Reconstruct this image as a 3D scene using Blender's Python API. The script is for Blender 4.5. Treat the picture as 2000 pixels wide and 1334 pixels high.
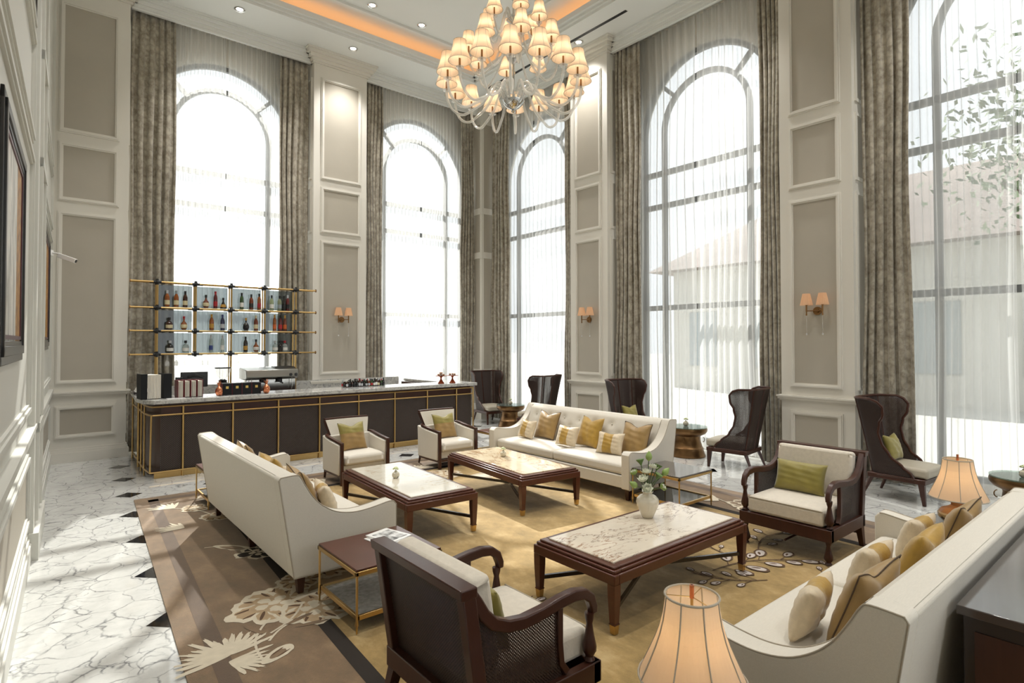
import bpy, bmesh, math, random
from mathutils import Matrix, Vector
for _o in list(bpy.data.objects): bpy.data.objects.remove(_o)
S = bpy.context.scene; C = S.collection
PI = math.pi; sin = math.sin; cos = math.cos
def R(d): return math.radians(d)
# ---------------------------------------------------------------- camera, world, sun, exposure
cd = bpy.data.cameras.new('camera'); cam = bpy.data.objects.new('camera', cd); C.objects.link(cam); S.camera = cam
cd.sensor_width = 36; cd.lens = 1120.66/2000*36; cd.shift_y = -0.00978; cd.clip_end = 300; cd.clip_start = .05
_p, _y, _r = 0.018877, 0.693145, -0.00053
_f = Vector((sin(_y)*cos(_p), cos(_y)*cos(_p), sin(_p))); _rt = Vector((cos(_y), -sin(_y), 0)); _up = _rt.cross(_f)
_r2 = _rt*cos(_r)+_up*sin(_r); _u2 = _up*cos(_r)-_rt*sin(_r)
cam.matrix_world = Matrix(((_r2.x, _u2.x, -_f.x, 0), (_r2.y, _u2.y, -_f.y, 0), (_r2.z, _u2.z, -_f.z, 2.0), (0, 0, 0, 1)))
S.view_settings.view_transform = 'Standard'; S.view_settings.look = 'None'; S.view_settings.gamma = 1
S.view_settings.use_curve_mapping = False; S.view_settings.exposure = 0.0
S.cycles.use_denoising = True; S.cycles.max_bounces = 10; S.cycles.transparent_max_bounces = 16
S.cycles.diffuse_bounces = 5; S.cycles.glossy_bounces = 4; S.cycles.transmission_bounces = 6; S.cycles.caustics_reflective = False; S.cycles.caustics_refractive = False
S.cycles.sample_clamp_indirect = 6
W = bpy.data.worlds.new('sky'); S.world = W; W.use_nodes = True
_b = W.node_tree.nodes['Background']; _b.inputs[0].default_value = (0.93, 0.97, 1.0, 1); _b.inputs[1].default_value = 1.5
def light(name, kind, loc, energy, color=(1, 1, 1), **k):
    l = bpy.data.lights.new(name, kind); l.energy = energy; l.color = color
    for a, b in k.items(): setattr(l, a, b)
    o = bpy.data.objects.new(name, l); o.location = loc; C.objects.link(o); return o
_sun = light('sun', 'SUN', (0, 30, 30), 11, (1, .97, .91), angle=R(.6))
_d = Vector((-.355*cos(R(37.5)), -.935*cos(R(37.5)), -sin(R(37.5)))); _sun.rotation_euler = _d.to_track_quat('-Z', 'Y').to_euler()
# ---------------------------------------------------------------- materials
def lin(c):
    return tuple((x/12.92 if x <= .04045 else ((x+.055)/1.055)**2.4) for x in c)
def H(h):
    h = h.lstrip('#'); return lin(tuple(int(h[i:i+2], 16)/255 for i in (0, 2, 4)))
class NT:
    def __init__(s, name):
        s.m = bpy.data.materials.new(name); s.m.use_nodes = True; s.t = s.m.node_tree; s.n = s.t.nodes; s.l = s.t.links
        s.b = s.n['Principled BSDF']; s.o = s.n['Material Output']; s._tc = None
    def add(s, kind, **k):
        n = s.n.new('ShaderNode'+kind)
        for a, b in k.items():
            if a[0] == '_': setattr(n, a[1:], b)
            else: s.put(n.inputs[a.replace('__', ' ')], b)
        return n
    def put(s, sock, v):
        if isinstance(v, bpy.types.NodeSocket): s.l.new(v, sock)
        else:
            if hasattr(sock, 'default_value'):
                if isinstance(v, (tuple, list)) and len(v) == 3 and sock.type == 'RGBA': v = (*v, 1)
                sock.default_value = v
    def obj(s):
        if not s._tc: s._tc = s.n.new('ShaderNodeTexCoord')
        return s._tc.outputs['Object']
    def map(s, scale=(1, 1, 1), rot=(0, 0, 0), src=None):
        n = s.n.new('ShaderNodeMapping'); s.l.new(src or s.obj(), n.inputs[0]); n.inputs['Scale'].default_value = scale; n.inputs['Rotation'].default_value = rot; return n.outputs[0]
    def noise(s, scale, detail=3, vec=None, rough=.5, dist=0):
        n = s.n.new('ShaderNodeTexNoise'); s.l.new(vec or s.obj(), n.inputs['Vector']); n.inputs['Scale'].default_value = scale; n.inputs['Detail'].default_value = detail; n.inputs['Roughness'].default_value = rough; n.inputs['Distortion'].default_value = dist; return n.outputs[0]
    def ramp(s, fac, stops, interp='LINEAR'):
        n = s.n.new('ShaderNodeValToRGB'); s.l.new(fac, n.inputs[0]); e = n.color_ramp; e.interpolation = interp
        while len(e.elements) < len(stops): e.elements.new(.5)
        for i, (p, c) in enumerate(stops):
            e.elements[i].position = p; e.elements[i].color = (*c, 1) if len(c) == 3 else c
        return n.outputs[0]
    def math(s, op, a, b=0, c=None):
        n = s.n.new('ShaderNodeMath'); n.operation = op; s.put(n.inputs[0], a); s.put(n.inputs[1], b)
        if c is not None: s.put(n.inputs[2], c)
        return n.outputs[0]
    def mix(s, fac, a, b):
        n = s.n.new('ShaderNodeMix'); n.data_type = 'RGBA'; s.put(n.inputs[0], fac); s.put(n.inputs[6], a); s.put(n.inputs[7], b); return n.outputs[2]
    def sep(s, v):
        n = s.n.new('ShaderNodeSeparateXYZ'); s.l.new(v, n.inputs[0]); return n.outputs
    def bump(s, h, strength=.3, dist=.01):
        n = s.n.new('ShaderNodeBump'); s.l.new(h, n.inputs['Height']); n.inputs['Strength'].default_value = strength; n.inputs['Distance'].default_value = dist; s.l.new(n.outputs[0], s.b.inputs['Normal'])
    def out(s, sh): s.l.new(sh, s.o.inputs[0])
M = {}
def pm(name, col, rough=.5, metal=0, var=None, bump=None, spec=.5, col2=None, sheen=0, coat=0, emit=None):
    t = NT(name); b = t.b; c = H(col) if isinstance(col, str) else col
    if var:
        sc, amt = var[:2]; c2 = H(col2) if col2 else tuple(x*(1-amt) for x in c)
        t.put(b.inputs['Base Color'], t.ramp(t.noise(sc if not isinstance(sc, tuple) else 1, 4, t.map(sc) if isinstance(sc, tuple) else None), [(.3, c2), (.7, c)]))
    else: t.put(b.inputs['Base Color'], c)
    t.put(b.inputs['Roughness'], rough); t.put(b.inputs['Metallic'], metal); t.put(b.inputs['Specular IOR Level'], spec)
    if sheen: t.put(b.inputs['Sheen Weight'], sheen)
    if coat: t.put(b.inputs['Coat Weight'], coat); t.put(b.inputs['Coat Roughness'], .1)
    if bump: t.bump(t.noise(bump[0] if not isinstance(bump[0], tuple) else 1, 3, t.map(bump[0]) if isinstance(bump[0], tuple) else None), bump[1], .003)
    if emit: t.put(b.inputs['Emission Color'], H(emit[0])); t.put(b.inputs['Emission Strength'], emit[1])
    M[name] = t.m; return t.m
pm('white_paint', '#dedad0', .45); pm('wall_paint', '#cfcec6', .5); pm('ceiling_paint', '#e2e3df', .6)
pm('grey_panel', '#b3ac9e', .6, var=(2, .05), bump=(300, .15))
pm('sofa_fabric', '#d9d3c6', .85, var=((220, 30, 220), .07), bump=((300, 300, 300), .25), sheen=.2)
pm('cushion_cream', '#d8cfbf', .8, var=(30, .1), bump=(90, .4), sheen=.2)
pm('seat_leather', '#b3aa98', .45, var=(6, .1))
pm('piping', '#a99f8e', .7); pm('dark_piping', '#4c3a26', .7)
pm('satin_gold', '#b58f36', .42, var=(14, .22), bump=(60, .5), sheen=.3)
pm('satin_bronze', '#a1814a', .42, var=(10, .25), bump=(14, .5), sheen=.3)
pm('satin_cream', '#d9c7a8', .45, var=(24, .18), bump=(60, .5), sheen=.3)
pm('olive_satin', '#8f8339', .48, var=(12, .2), bump=(22, .4), sheen=.3)
pm('wood_dark', '#43251a', .33, var=((4, 40, 4), .2), coat=.15, spec=.35)
pm('wood_red', '#562d1e', .28, var=((5, 5, 50), .18), coat=.25, spec=.4)
pm('wood_black', '#271a14', .25, var=((3, 30, 3), .2), coat=.3)
pm('lacquer_top', '#332620', .14, coat=1, spec=.8); pm('brass', '#cfae74', .3, 1, var=(8, .1)); pm('bronze', '#8a6a48', .35, 1, var=(6, .45), bump=(30, .25))
pm('copper', '#d98b66', .15, 1); pm('antique_copper', '#8f4a30', .3, 1); pm('chrome', '#cfd0cf', .12, 1); pm('steel', '#9a9a96', .3, 1)
pm('antique_brass', '#8d6a44', .3, 1)
pm('black_iron', '#1b1d20', .4); pm('black_plastic', '#17181b', .3); pm('black_leather', '#17191b', .6, spec=.25); pm('red_leather', '#6c1f24', .5)
pm('paper', '#e4dfd2', .7, var=((60, 60, 3), .15)); pm('white_gloss', '#f2f1ee', .3)
pm('ceramic_cream', '#d7cfbc', .1, coat=.6); pm('gold_label', '#d4b765', .3, .6)
pm('leaf_green', '#5e7a41', .5); pm('stem_green', '#4b5f36', .5); pm('bud_green', '#8fa85c', .45, var=(20, .15)); pm('petal', '#eef0df', .5, var=(20, .08)); pm('blossom', '#d3dcae', .5, var=(30, .15))
pm('frame_black', '#1d1a17', .3, coat=.3); pm('frame_beads', '#57313a', .35); pm('pastry', '#b9783f', .7, var=(40, .3))
pm('tree_leaf', '#5a6b4a', .7, var=(3, .3)); pm('bark', '#5b4b3c', .8); pm('facade', '#c9c7c0', .8, var=(.8, .05)); pm('roof_tile', '#8b7f78', .8, var=(2, .15)); pm('pavement', '#bdbcb6', .8); pm('dark_glass', '#99a0a2', .3)
pm('window_frame', '#666868', .5)
pm('granite', '#a9a9a4', .15, var=(28, .45), coat=.3)
# marble worktop
def marble(name, base, vein, sc, rough=.07, k=9, net=False, vein2=None, dens=1, st=(1, 1, 1)):
    t = NT(name); co = t.map(st)
    v = t.n.new('ShaderNodeVectorMath'); v.operation = 'MULTIPLY_ADD'
    nz = t.n.new('ShaderNodeTexNoise'); t.l.new(co, nz.inputs[0]); nz.inputs['Scale'].default_value = sc*.9; nz.inputs['Detail'].default_value = 5
    t.l.new(nz.outputs['Color'], v.inputs[0]); v.inputs[1].default_value = ((.8 if net else .35)/sc,)*3; t.l.new(co, v.inputs[2])
    def veins(s, wdt, mk):
        if net:
            vo = t.n.new('ShaderNodeTexVoronoi'); vo.feature = 'DISTANCE_TO_EDGE'; t.l.new(v.outputs[0], vo.inputs['Vector']); vo.inputs['Scale'].default_value = s
            return t.math('MULTIPLY', t.ramp(vo.outputs['Distance'], [(0, (1, 1, 1)), (wdt*2.2, (0, 0, 0))]), t.ramp(t.noise(s*1.6, 4, co), [(mk, (.12, .12, .12)), (mk+.2, (1, 1, 1))]))
        n0 = t.n.new('ShaderNodeTexNoise'); t.l.new(v.outputs[0], n0.inputs['Vector']); n0.inputs['Scale'].default_value = s; n0.inputs['Detail'].default_value = 7; n0.inputs['Roughness'].default_value = .6; n0.inputs['Distortion'].default_value = .6
        l = t.ramp(t.math('ABSOLUTE', t.math('SUBTRACT', n0.outputs[0], .5)), [(0, (1, 1, 1)), (wdt, (0, 0, 0))])
        return t.math('MULTIPLY', l, t.ramp(t.noise(s*1.3, 3), [(mk, (0, 0, 0)), (mk+.14, (1, 1, 1))]))
    a = veins(sc, .011*dens, .36); b = veins(sc*2.3, .017*dens, .40)
    msk = t.ramp(t.noise(sc*.8, 3), [(.42, (0, 0, 0)), (.62, (1, 1, 1))])
    cloud = t.ramp(t.noise(sc*2, 5, rough=.65), [(.3, tuple(x*.86 for x in H(base))), (.65, H(base))])
    c1 = t.mix(t.math('MULTIPLY', b, msk), cloud, H(vein2 or vein)); c2 = t.mix(t.math('MULTIPLY', a, .75), c1, H(vein))
    t.put(t.b.inputs['Base Color'], c2); t.put(t.b.inputs['Roughness'], rough); M[name] = t.m
marble('floor_marble', '#cdcdc9', '#4d4f53', 3.3, .05, vein2='#6d6f72', dens=1.25, net=True)
marble('tile_black', '#1c1c1e', '#4b4b4c', 3, .06)
marble('counter_marble', '#c4c3be', '#77777a', 5, .12, vein2='#8d8d8c', dens=3)
marble('table_marble', '#ddd2c0', '#5b3a28', 1.5, .07, vein2='#8d5d3a', dens=1.0, st=(2.4, .75, 1))
marble('pale_marble', '#d6d0c1', '#b39c78', 2, .04, vein2='#c2b79f', dens=.9)
marble('busy_marble', '#cfc0a4', '#7f5430', 1.8, .08, vein2='#9a7548', dens=2.4, st=(2.2, .9, 1))
# velvet drape
t = NT('drape_velvet'); mp = t.map((1, 1, .8))
vo = t.n.new('ShaderNodeTexVoronoi'); vo.feature = 'DISTANCE_TO_EDGE'; _w = t.n.new('ShaderNodeVectorMath'); _w.operation = 'MULTIPLY_ADD'; _nz = t.n.new('ShaderNodeTexNoise'); t.l.new(mp, _nz.inputs[0]); _nz.inputs['Scale'].default_value = 14; _nz.inputs['Detail'].default_value = 4; t.l.new(_nz.outputs['Color'], _w.inputs[0]); _w.inputs[1].default_value = (.11, .11, .11); t.l.new(mp, _w.inputs[2]); t.l.new(_w.outputs[0], vo.inputs['Vector']); vo.inputs['Scale'].default_value = 10; vo.inputs['Randomness'].default_value = .9
r1 = t.ramp(vo.outputs['Distance'], [(.0, H('#6f6657')), (.3, H('#aaa291'))]); r2 = t.ramp(t.noise(5, 5, rough=.7), [(.38, (0, 0, 0)), (.6, (1, 1, 1))])
t.put(t.b.inputs['Base Color'], t.mix(r2, t.mix(.45, r1, H('#877e6c')), t.mix(.45, r1, H('#c4bcab')))); t.put(t.b.inputs['Roughness'], .7); t.put(t.b.inputs['Sheen Weight'], .5); M['drape'] = t.m
# sheer
t = NT('sheer_voile'); tr = t.add('BsdfTransparent', Color=(1, 1, 1)); tl = t.add('BsdfTranslucent', Color=(.96, .96, .95)); df = t.add('BsdfDiffuse', Color=(.86, .86, .84))
lw = t.n.new('ShaderNodeLayerWeight'); lw.inputs[0].default_value = .4
m1 = t.add('MixShader', Fac=.55); t.l.new(df.outputs[0], m1.inputs[1]); t.l.new(tl.outputs[0], m1.inputs[2])
fac = t.math('ADD', .40, t.math('MULTIPLY', lw.outputs['Facing'], .5)); m2 = t.add('MixShader', Fac=fac); t.l.new(tr.outputs[0], m2.inputs[1]); t.l.new(m1.outputs[0], m2.inputs[2]); t.out(m2.outputs[0]); M['sheer'] = t.m
# cane weave with open holes
def cane(name, col, sc):
    t = NT(name); t.put(t.b.inputs['Base Color'], H(col)); t.put(t.b.inputs['Roughness'], .5)
    uv = t.n.new('ShaderNodeUVMap'); x, y, z = t.sep(uv.outputs[0])
    def hole(ox, oy):
        fx = t.math('SUBTRACT', t.math('FRACT', t.math('ADD', t.math('MULTIPLY', x, sc), ox)), .5); fy = t.math('SUBTRACT', t.math('FRACT', t.math('ADD', t.math('MULTIPLY', y, sc), oy)), .5)
        return t.math('ADD', t.math('MULTIPLY', fx, fx), t.math('MULTIPLY', fy, fy))
    d = t.math('MINIMUM', hole(0, 0), hole(.5, .5)); a = t.math('GREATER_THAN', d, .036)
    t.put(t.b.inputs['Alpha'], a); M[name] = t.m
cane('cane', '#33221b', 62)
# woven bar front
t = NT('woven_panel'); x, y, z = t.sep(t.obj())
w = t.math('MULTIPLY', t.math('SINE', t.math('MULTIPLY', x, 210)), t.math('SINE', t.math('MULTIPLY', z, 210)))
t.put(t.b.inputs['Base Color'], t.ramp(w, [(.35, H('#2a1f1a')), (.75, H('#5a4a40'))])); t.put(t.b.inputs['Roughness'], .45); t.bump(w, .6, .004); M['woven'] = t.m
# glass kinds
def glass(name, tint, opac, gl=.12, rough=.02):
    t = NT(name); tr = t.add('BsdfTransparent', Color=tint); g = t.add('BsdfGlossy', Color=(1, 1, 1), Roughness=rough); fr = t.n.new('ShaderNodeLayerWeight'); fr.inputs[0].default_value = .5
    m = t.add('MixShader', Fac=t.math('ADD', t.math('MULTIPLY', t.math('POWER', fr.outputs['Facing'], 4), .6), gl*.2)); t.l.new(tr.outputs[0], m.inputs[1]); t.l.new(g.outputs[0], m.inputs[2])
    if opac:
        d = t.add('BsdfDiffuse', Color=tuple(min(1, c*1.1) for c in tint)); m2 = t.add('MixShader', Fac=opac); t.l.new(m.outputs[0], m2.inputs[1]); t.l.new(d.outputs[0], m2.inputs[2]); m = m2
    t.out(m.outputs[0]); M[name] = t.m
glass('pane_glass', (.97, .98, .98), 0); glass('smoked_glass', (.44, .475, .475), .08, .3); glass('clear_glass', (.93, .95, .95), .04, .4); glass('crystal', (.93, .93, .92), .22, .5); glass('green_glass', (.62, .72, .68), .05, .5)
for n_, c_ in dict(amber='#8a4a18', brown='#3a1d10', dark='#15130f', green='#2f4a24', clear='#cfd6d2', blue='#20284a', wine='#5c1c1c', pale='#c8cfae', cognac='#6b2f14').items():
    if n_ in ('clear', 'pale'): glass('bottle_'+n_, H(c_), .25, .4)
    else: pm('bottle_'+n_, c_, .08, coat=.5)
for n_, c_ in dict(cream='#d8cda6', white='#e3e2dc', gold='#b98d3a', red='#a8232a', black='#1b1b1b', orange='#c8622a', silver='#b9bcc0', blue='#31407c', grey='#8d969a').items(): pm('label_'+n_, c_, .5)
# lamp shades: cloth lit from within by its lamp
def shade(name, col, rough=.8):
    t = NT(name); tl = t.add('BsdfTranslucent', Color=H(col)); df = t.add('BsdfDiffuse', Color=H(col)); m = t.add('MixShader', Fac=.55); t.l.new(df.outputs[0], m.inputs[1]); t.l.new(tl.outputs[0], m.inputs[2]); t.out(m.outputs[0]); M[name] = t.m
shade('shade_cloth', '#f0dcc0'); shade('shade_peach', '#ecc9a8'); shade('shade_silk', '#efd9bd')
def emis(name, col, st):
    t = NT(name); e = t.add('Emission', Color=H(col), Strength=st); t.out(e.outputs[0]); M[name] = t.m
emis('bulb', '#ffd9a0', 12); emis('cove_glow', '#ffae6a', 3.4); emis('downlight_glow', '#fff1de', 10)
# painting
t = NT('painting'); x, y, z = t.sep(t.obj()); c = t.ramp(t.noise(1, 6, t.map((1, 9, 1.6)), .7, 1), [(.3, H('#4c4a48')), (.45, H('#b8b6ae')), (.6, H('#e6e3dc')), (.75, H('#9a4038'))])
g = t.ramp(t.noise(14, 5), [(.3, H('#6a4316')), (.7, H('#c08a32'))]); t.put(t.b.inputs['Base Color'], t.mix(t.math('GREATER_THAN', y, .28), c, g)); t.put(t.b.inputs['Roughness'], .5); M['painting'] = t.m
# rug pile
def rugmat(name, a, b, c2):
    t = NT(name); n1 = t.noise(1, 6, t.map((4.2, 2.6, 1)), .72); n2 = t.noise(9, 4, None, .6)
    t.put(t.b.inputs['Base Color'], t.mix(t.math('MULTIPLY', n2, .3), t.ramp(n1, [(.3, H(a)), (.52, H(b)), (.72, H(c2))]), H(b))); t.put(t.b.inputs['Roughness'], .95); t.put(t.b.inputs['Sheen Weight'], .3); t.bump(t.noise(160, 2), .5, .004); M[name] = t.m
rugmat('rug_gold', '#75602f', '#a1844d', '#c2a877'); rugmat('rug_brown', '#5f4e36', '#775f44', '#8f7656'); rugmat('rug_dark', '#4f3d2e', '#5a4633', '#65503b')
pm('rug_black', '#2b241e', .95); pm('rug_cream', '#cfc4ae', .95, var=(18, .12)); pm('rug_petal', '#b09878', .95, var=(20, .15)); pm('rug_lilac', '#c6bcb4', .95, var=(30, .12)); pm('rug_line', '#5b4431', .95)
# lamp base pottery with dark scrollwork
t = NT('pottery'); n = t.noise(9, 2, None, .4, 1.5); r_ = t.ramp(t.math('ABSOLUTE', t.math('SUBTRACT', n, .5)), [(.012, (1, 1, 1)), (.03, (0, 0, 0))]); x, y, z = t.sep(t.obj())
band = t.math('LESS_THAN', t.math('ABSOLUTE', t.math('SUBTRACT', z, .10)), .052)
t.put(t.b.inputs['Base Color'], t.mix(t.math('MULTIPLY', r_, band), t.mix(band, H('#a5703c'), H('#c3a473')), H('#2c1c12'))); t.put(t.b.inputs['Roughness'], .3); M['pottery'] = t.m
t = NT('spotted_glaze'); vo = t.n.new('ShaderNodeTexVoronoi'); t.l.new(t.obj(), vo.inputs['Vector']); vo.inputs['Scale'].default_value = 26
t.put(t.b.inputs['Base Color'], t.ramp(vo.outputs['Distance'], [(.2, H('#33302a')), (.26, H('#cfc8b4'))])); t.put(t.b.inputs['Roughness'], .15); M['spotted'] = t.m
# ---------------------------------------------------------------- mesh builder
class MB:
    def __init__(s, T=None): s.v = []; s.f = []; s.mi = []; s.uv = {}; s.T = T; s.m = 0
    def add(s, vs, fs, uv=None):
        o = len(s.v)
        for p in vs:
            p = Vector(p); s.v.append(tuple(s.T @ p) if s.T is not None else tuple(p))
        for i, f in enumerate(fs):
            s.f.append(tuple(o+k for k in f)); s.mi.append(s.m)
            if uv: s.uv[len(s.f)-1] = [uv[k] for k in f]
        return s
    def box(s, x0, x1, y0, y1, z0, z1):
        return s.add([(x0, y0, z0), (x1, y0, z0), (x1, y1, z0), (x0, y1, z0), (x0, y0, z1), (x1, y0, z1), (x1, y1, z1), (x0, y1, z1)],
                     [(0, 3, 2, 1), (4, 5, 6, 7), (0, 1, 5, 4), (1, 2, 6, 5), (2, 3, 7, 6), (3, 0, 4, 7)])
    def hexa(s, bot, top):   # two quads of 4 points
        return s.add(list(bot)+list(top), [(0, 3, 2, 1), (4, 5, 6, 7), (0, 1, 5, 4), (1, 2, 6, 5), (2, 3, 7, 6), (3, 0, 4, 7)])
    def prism(s, poly, a0, a1, axis='y', uv=False):   # poly in the other two axes
        def P(p, a): return {'y': (p[0], a, p[1]), 'x': (a, p[0], p[1]), 'z': (p[0], p[1], a)}[axis]
        n = len(poly); vs = [P(p, a0) for p in poly]+[P(p, a1) for p in poly]
        fs = [tuple(range(n)), tuple(range(2*n-1, n-1, -1))]+[(i, n+i, n+(i+1) % n, (i+1) % n) for i in range(n)]
        return s.add(vs, fs, [tuple(p) for p in poly]*2 if uv else None)
    def tube(s, pts, r, seg=8, closed=False, sx=1, up=None):
        pts = [Vector(p) for p in pts]; n = len(pts); vs = []; fs = []; pu = None
        for i, p in enumerate(pts):
            a = pts[(i-1) % n] if (closed or i > 0) else p; b = pts[(i+1) % n] if (closed or i < n-1) else p
            d = (b-a).normalized() if (b-a).length > 1e-9 else Vector((0, 0, 1))
            if up is not None: u = (Vector(up)-d*d.dot(Vector(up))).normalized()
            elif pu is None: u = d.orthogonal().normalized()
            else: u = (pu-d*d.dot(pu)).normalized()
            pu = u; w = d.cross(u); rr = r[i] if isinstance(r, (list, tuple)) else r
            for k in range(seg):
                t = 2*PI*k/seg+(PI/4 if seg == 4 else 0); vs.append(p+u*(cos(t)*rr)+w*(sin(t)*rr*sx))
        m = n if closed else n-1
        for i in range(m):
            for k in range(seg):
                j = (i+1) % n; fs.append((i*seg+k, i*seg+(k+1) % seg, j*seg+(k+1) % seg, j*seg+k))
        if not closed: fs += [tuple(range(seg-1, -1, -1)), tuple((n-1)*seg+k for k in range(seg))]
        return s.add(vs, fs)
    def lathe(s, prof, seg=24, c=(0, 0), cap=True, z0=0):
        vs = []; fs = []; n = len(prof)
        for r, z in prof:
            for k in range(seg): t = 2*PI*k/seg; vs.append((c[0]+r*cos(t), c[1]+r*sin(t), z+z0))
        for i in range(n-1):
            for k in range(seg): fs.append((i*seg+k, i*seg+(k+1) % seg, (i+1)*seg+(k+1) % seg, (i+1)*seg+k))
        if cap: fs += [tuple(range(seg-1, -1, -1)), tuple((n-1)*seg+k for k in range(seg))]
        return s.add(vs, fs)
    def grid(s, nu, nv, fn, uvfn=None, closed_u=False):
        vs = [fn(i/nu, j/nv) for j in range(nv+1) for i in range(nu+1)]; uv = [uvfn(i/nu, j/nv) for j in range(nv+1) for i in range(nu+1)] if uvfn else None
        return s.add(vs, [(j*(nu+1)+i, j*(nu+1)+i+1, (j+1)*(nu+1)+i+1, (j+1)*(nu+1)+i) for j in range(nv) for i in range(nu)], uv)
    def ball(s, c, r, seg=10, sz=1):
        n = max(4, seg//2); return s.lathe([(max(1e-4, r*sin(PI*i/n)), c[2]-r*sz*cos(PI*i/n)) for i in range(n+1)], seg, (c[0], c[1]), False)
    def mesh(s, name, mats, smooth=35, recalc=True):
        me = bpy.data.meshes.new(name); me.from_pydata(s.v, [], s.f)
        for m in (mats if isinstance(mats, (list, tuple)) else [mats]): me.materials.append(M[m])
        me.polygons.foreach_set('material_index', s.mi)
        if s.uv:
            ul = me.uv_layers.new(name='UVMap')
            for fi, uvs in s.uv.items():
                for li, u in zip(me.polygons[fi].loop_indices, uvs): ul.data[li].uv = u
        if recalc:
            bm = bmesh.new(); bm.from_mesh(me); bmesh.ops.recalc_face_normals(bm, faces=bm.faces); bm.to_mesh(me); bm.free()
        if smooth:
            me.polygons.foreach_set('use_smooth', [True]*len(me.polygons)); me.set_sharp_from_angle(angle=R(smooth))
        me.update(); return me
    def build(s, name, mats, parent=None, bevel=0, smooth=35, sub=0, seg=2, recalc=True, solid=0):
        o = bpy.data.objects.new(name, s.mesh(name, mats, smooth, recalc)); C.objects.link(o); o.parent = parent
        if solid: md = o.modifiers.new('s', 'SOLIDIFY'); md.thickness = solid; md.offset = 0
        if bevel: md = o.modifiers.new('b', 'BEVEL'); md.width = bevel; md.segments = seg; md.limit_method = 'ANGLE'; md.angle_limit = R(40)
        if sub: md = o.modifiers.new('u', 'SUBSURF'); md.levels = md.render_levels = sub
        return o
def tag(o, label=None, cat=None, group=None, kind=None):
    if label: o['label'] = label
    if cat: o['category'] = cat
    if group: o['group'] = group
    if kind: o['kind'] = kind
    return o
def thing(name, label, cat, loc, rz=0, group=None):
    o = bpy.data.objects.new(name, None); o.empty_display_size = .1; o.location = loc; o.rotation_euler = (0, 0, rz); C.objects.link(o); return tag(o, label, cat, group)
def dup(src, loc, rz=None, label=None, group=None):
    def cp(o, par):
        c = o.copy(); C.objects.link(c); c.parent = par
        for ch in list(kids.get(o.name, [])): cp(ch, c)
        return c
    kids = {}
    for o in bpy.data.objects:
        if o.parent: kids.setdefault(o.parent.name, []).append(o)
    r = cp(src, None); r.location = loc
    if rz is not None: r.rotation_euler = (0, 0, rz)
    if label: r['label'] = label
    if group: r['group'] = group
    return r
# ================================================================ structure
YB, XR = 12.14, 9.07          # pilaster faces of the back wall and of the right wall
YW, XW = YB+.6, XR+.6         # window walls
ZC, ZT = 8.3, 8.72            # soffit and tray ceiling
YF = -5.4                     # wall behind the camera
def frame_of(kind):
    if kind == 'back': return Matrix(((1, 0, 0, 0), (0, -1, 0, YB), (0, 0, 1, 0), (0, 0, 0, 1)))      # a = X, out = -Y
    if kind == 'right': return Matrix(((0, -1, 0, XR), (1, 0, 0, 0), (0, 0, 1, 0), (0, 0, 0, 1)))     # a = Y, out = -X
    return Matrix.Translation((-.34, 0, 0)) @ Matrix.Rotation(-math.atan(.0428), 4, 'Z') @ Matrix(((0, 1, 0, 0), (1, 0, 0, 0), (0, 0, 1, 0), (0, 0, 0, 1)))   # left: a = along, out = +X
def moulding(b, a0, a1, z0, z1, o=0, w=.07, d=.038):
    for (e, dd) in ((0, d*.6), (w*.28, d)):      # stepped picture-frame moulding, outer and raised inner bead
        ww = w-e if e == 0 else w*.42
        A0, A1, Z0, Z1 = a0+e, a1-e, z0+e, z1-e
        for q in ((A0, A1, Z0, Z0+ww), (A0, A1, Z1-ww, Z1), (A0, A0+ww, Z0+ww, Z1-ww), (A1-ww, A1, Z0+ww, Z1-ww)):
            b.box(q[0], q[1], o-.002, o+dd, q[2], q[3])
def panel(b, a0, a1, z0, z1, o=0):
    b.m = 0; moulding(b, a0, a1, z0, z1, o); b.m = 1; b.box(a0+.06, a1-.06, o-.002, o+.006, z0+.06, z1-.06); b.m = 0
PZ = ((.395, .95), (1.30, 4.205), (4.37, 5.37), (5.53, 7.75))
def rails(b, a0, a1, o0, ext=(1, 1)):    # baseboard, chair rail, crown around a pilaster: stepped boxes
    for z0, z1, e in ((0, .16, .045), (.16, .20, .03), (.20, .235, .018), (1.09, 1.115, .02), (1.115, 1.15, .045), (1.15, 1.175, .06), (8.03, 8.07, .03), (8.07, 8.13, .06), (8.13, 8.2, .11), (8.2, 8.26, .16), (8.26, ZC, .19)):
        b.box(a0-e*ext[0], a1+e*ext[1], o0, e, z0, z1)
n_trim = 0
def pilaster(kind, a0, a1, side=(1, 1), lo=(1, 1)):
    global n_trim; n_trim += 1
    b = MB(frame_of(kind)); b.box(a0, a1, -.6, 0, 0, ZC); rails(b, a0, a1, -.6, lo)
    for z0, z1 in PZ: panel(b, a0+.155, a1-.14, z0, z1)
    # side faces: narrow panels
    for sd, a in ((0, a0), (1, a1)):
        if not side[sd]: continue
        s = 1 if sd else -1
        for z0, z1 in PZ:
            b.m = 1; b.box(min(a, a+s*.006), max(a, a+s*.006), -.55, -.16, z0+.06, z1-.06); b.m = 0
            for q in ((-.58, -.10, z0, z0+.05), (-.58, -.10, z1-.05, z1), (-.15, -.10, z0+.0505, z1-.0505)):
                b.box(min(a-s*.002, a+s*.02), max(a-s*.002, a+s*.02), q[0], q[1], q[2], q[3])
    return tag(b.build('trim_%d' % n_trim, ['white_paint', 'grey_panel']), kind='structure')
pilaster('back', .10, 1.24, (0, 1), (0, 1)); pilaster('back', 4.55, 5.77)
pilaster('right', 7.83, 8.89); pilaster('right', 3.205, 4.26); pilaster('right', -1.45, -.37)
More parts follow.
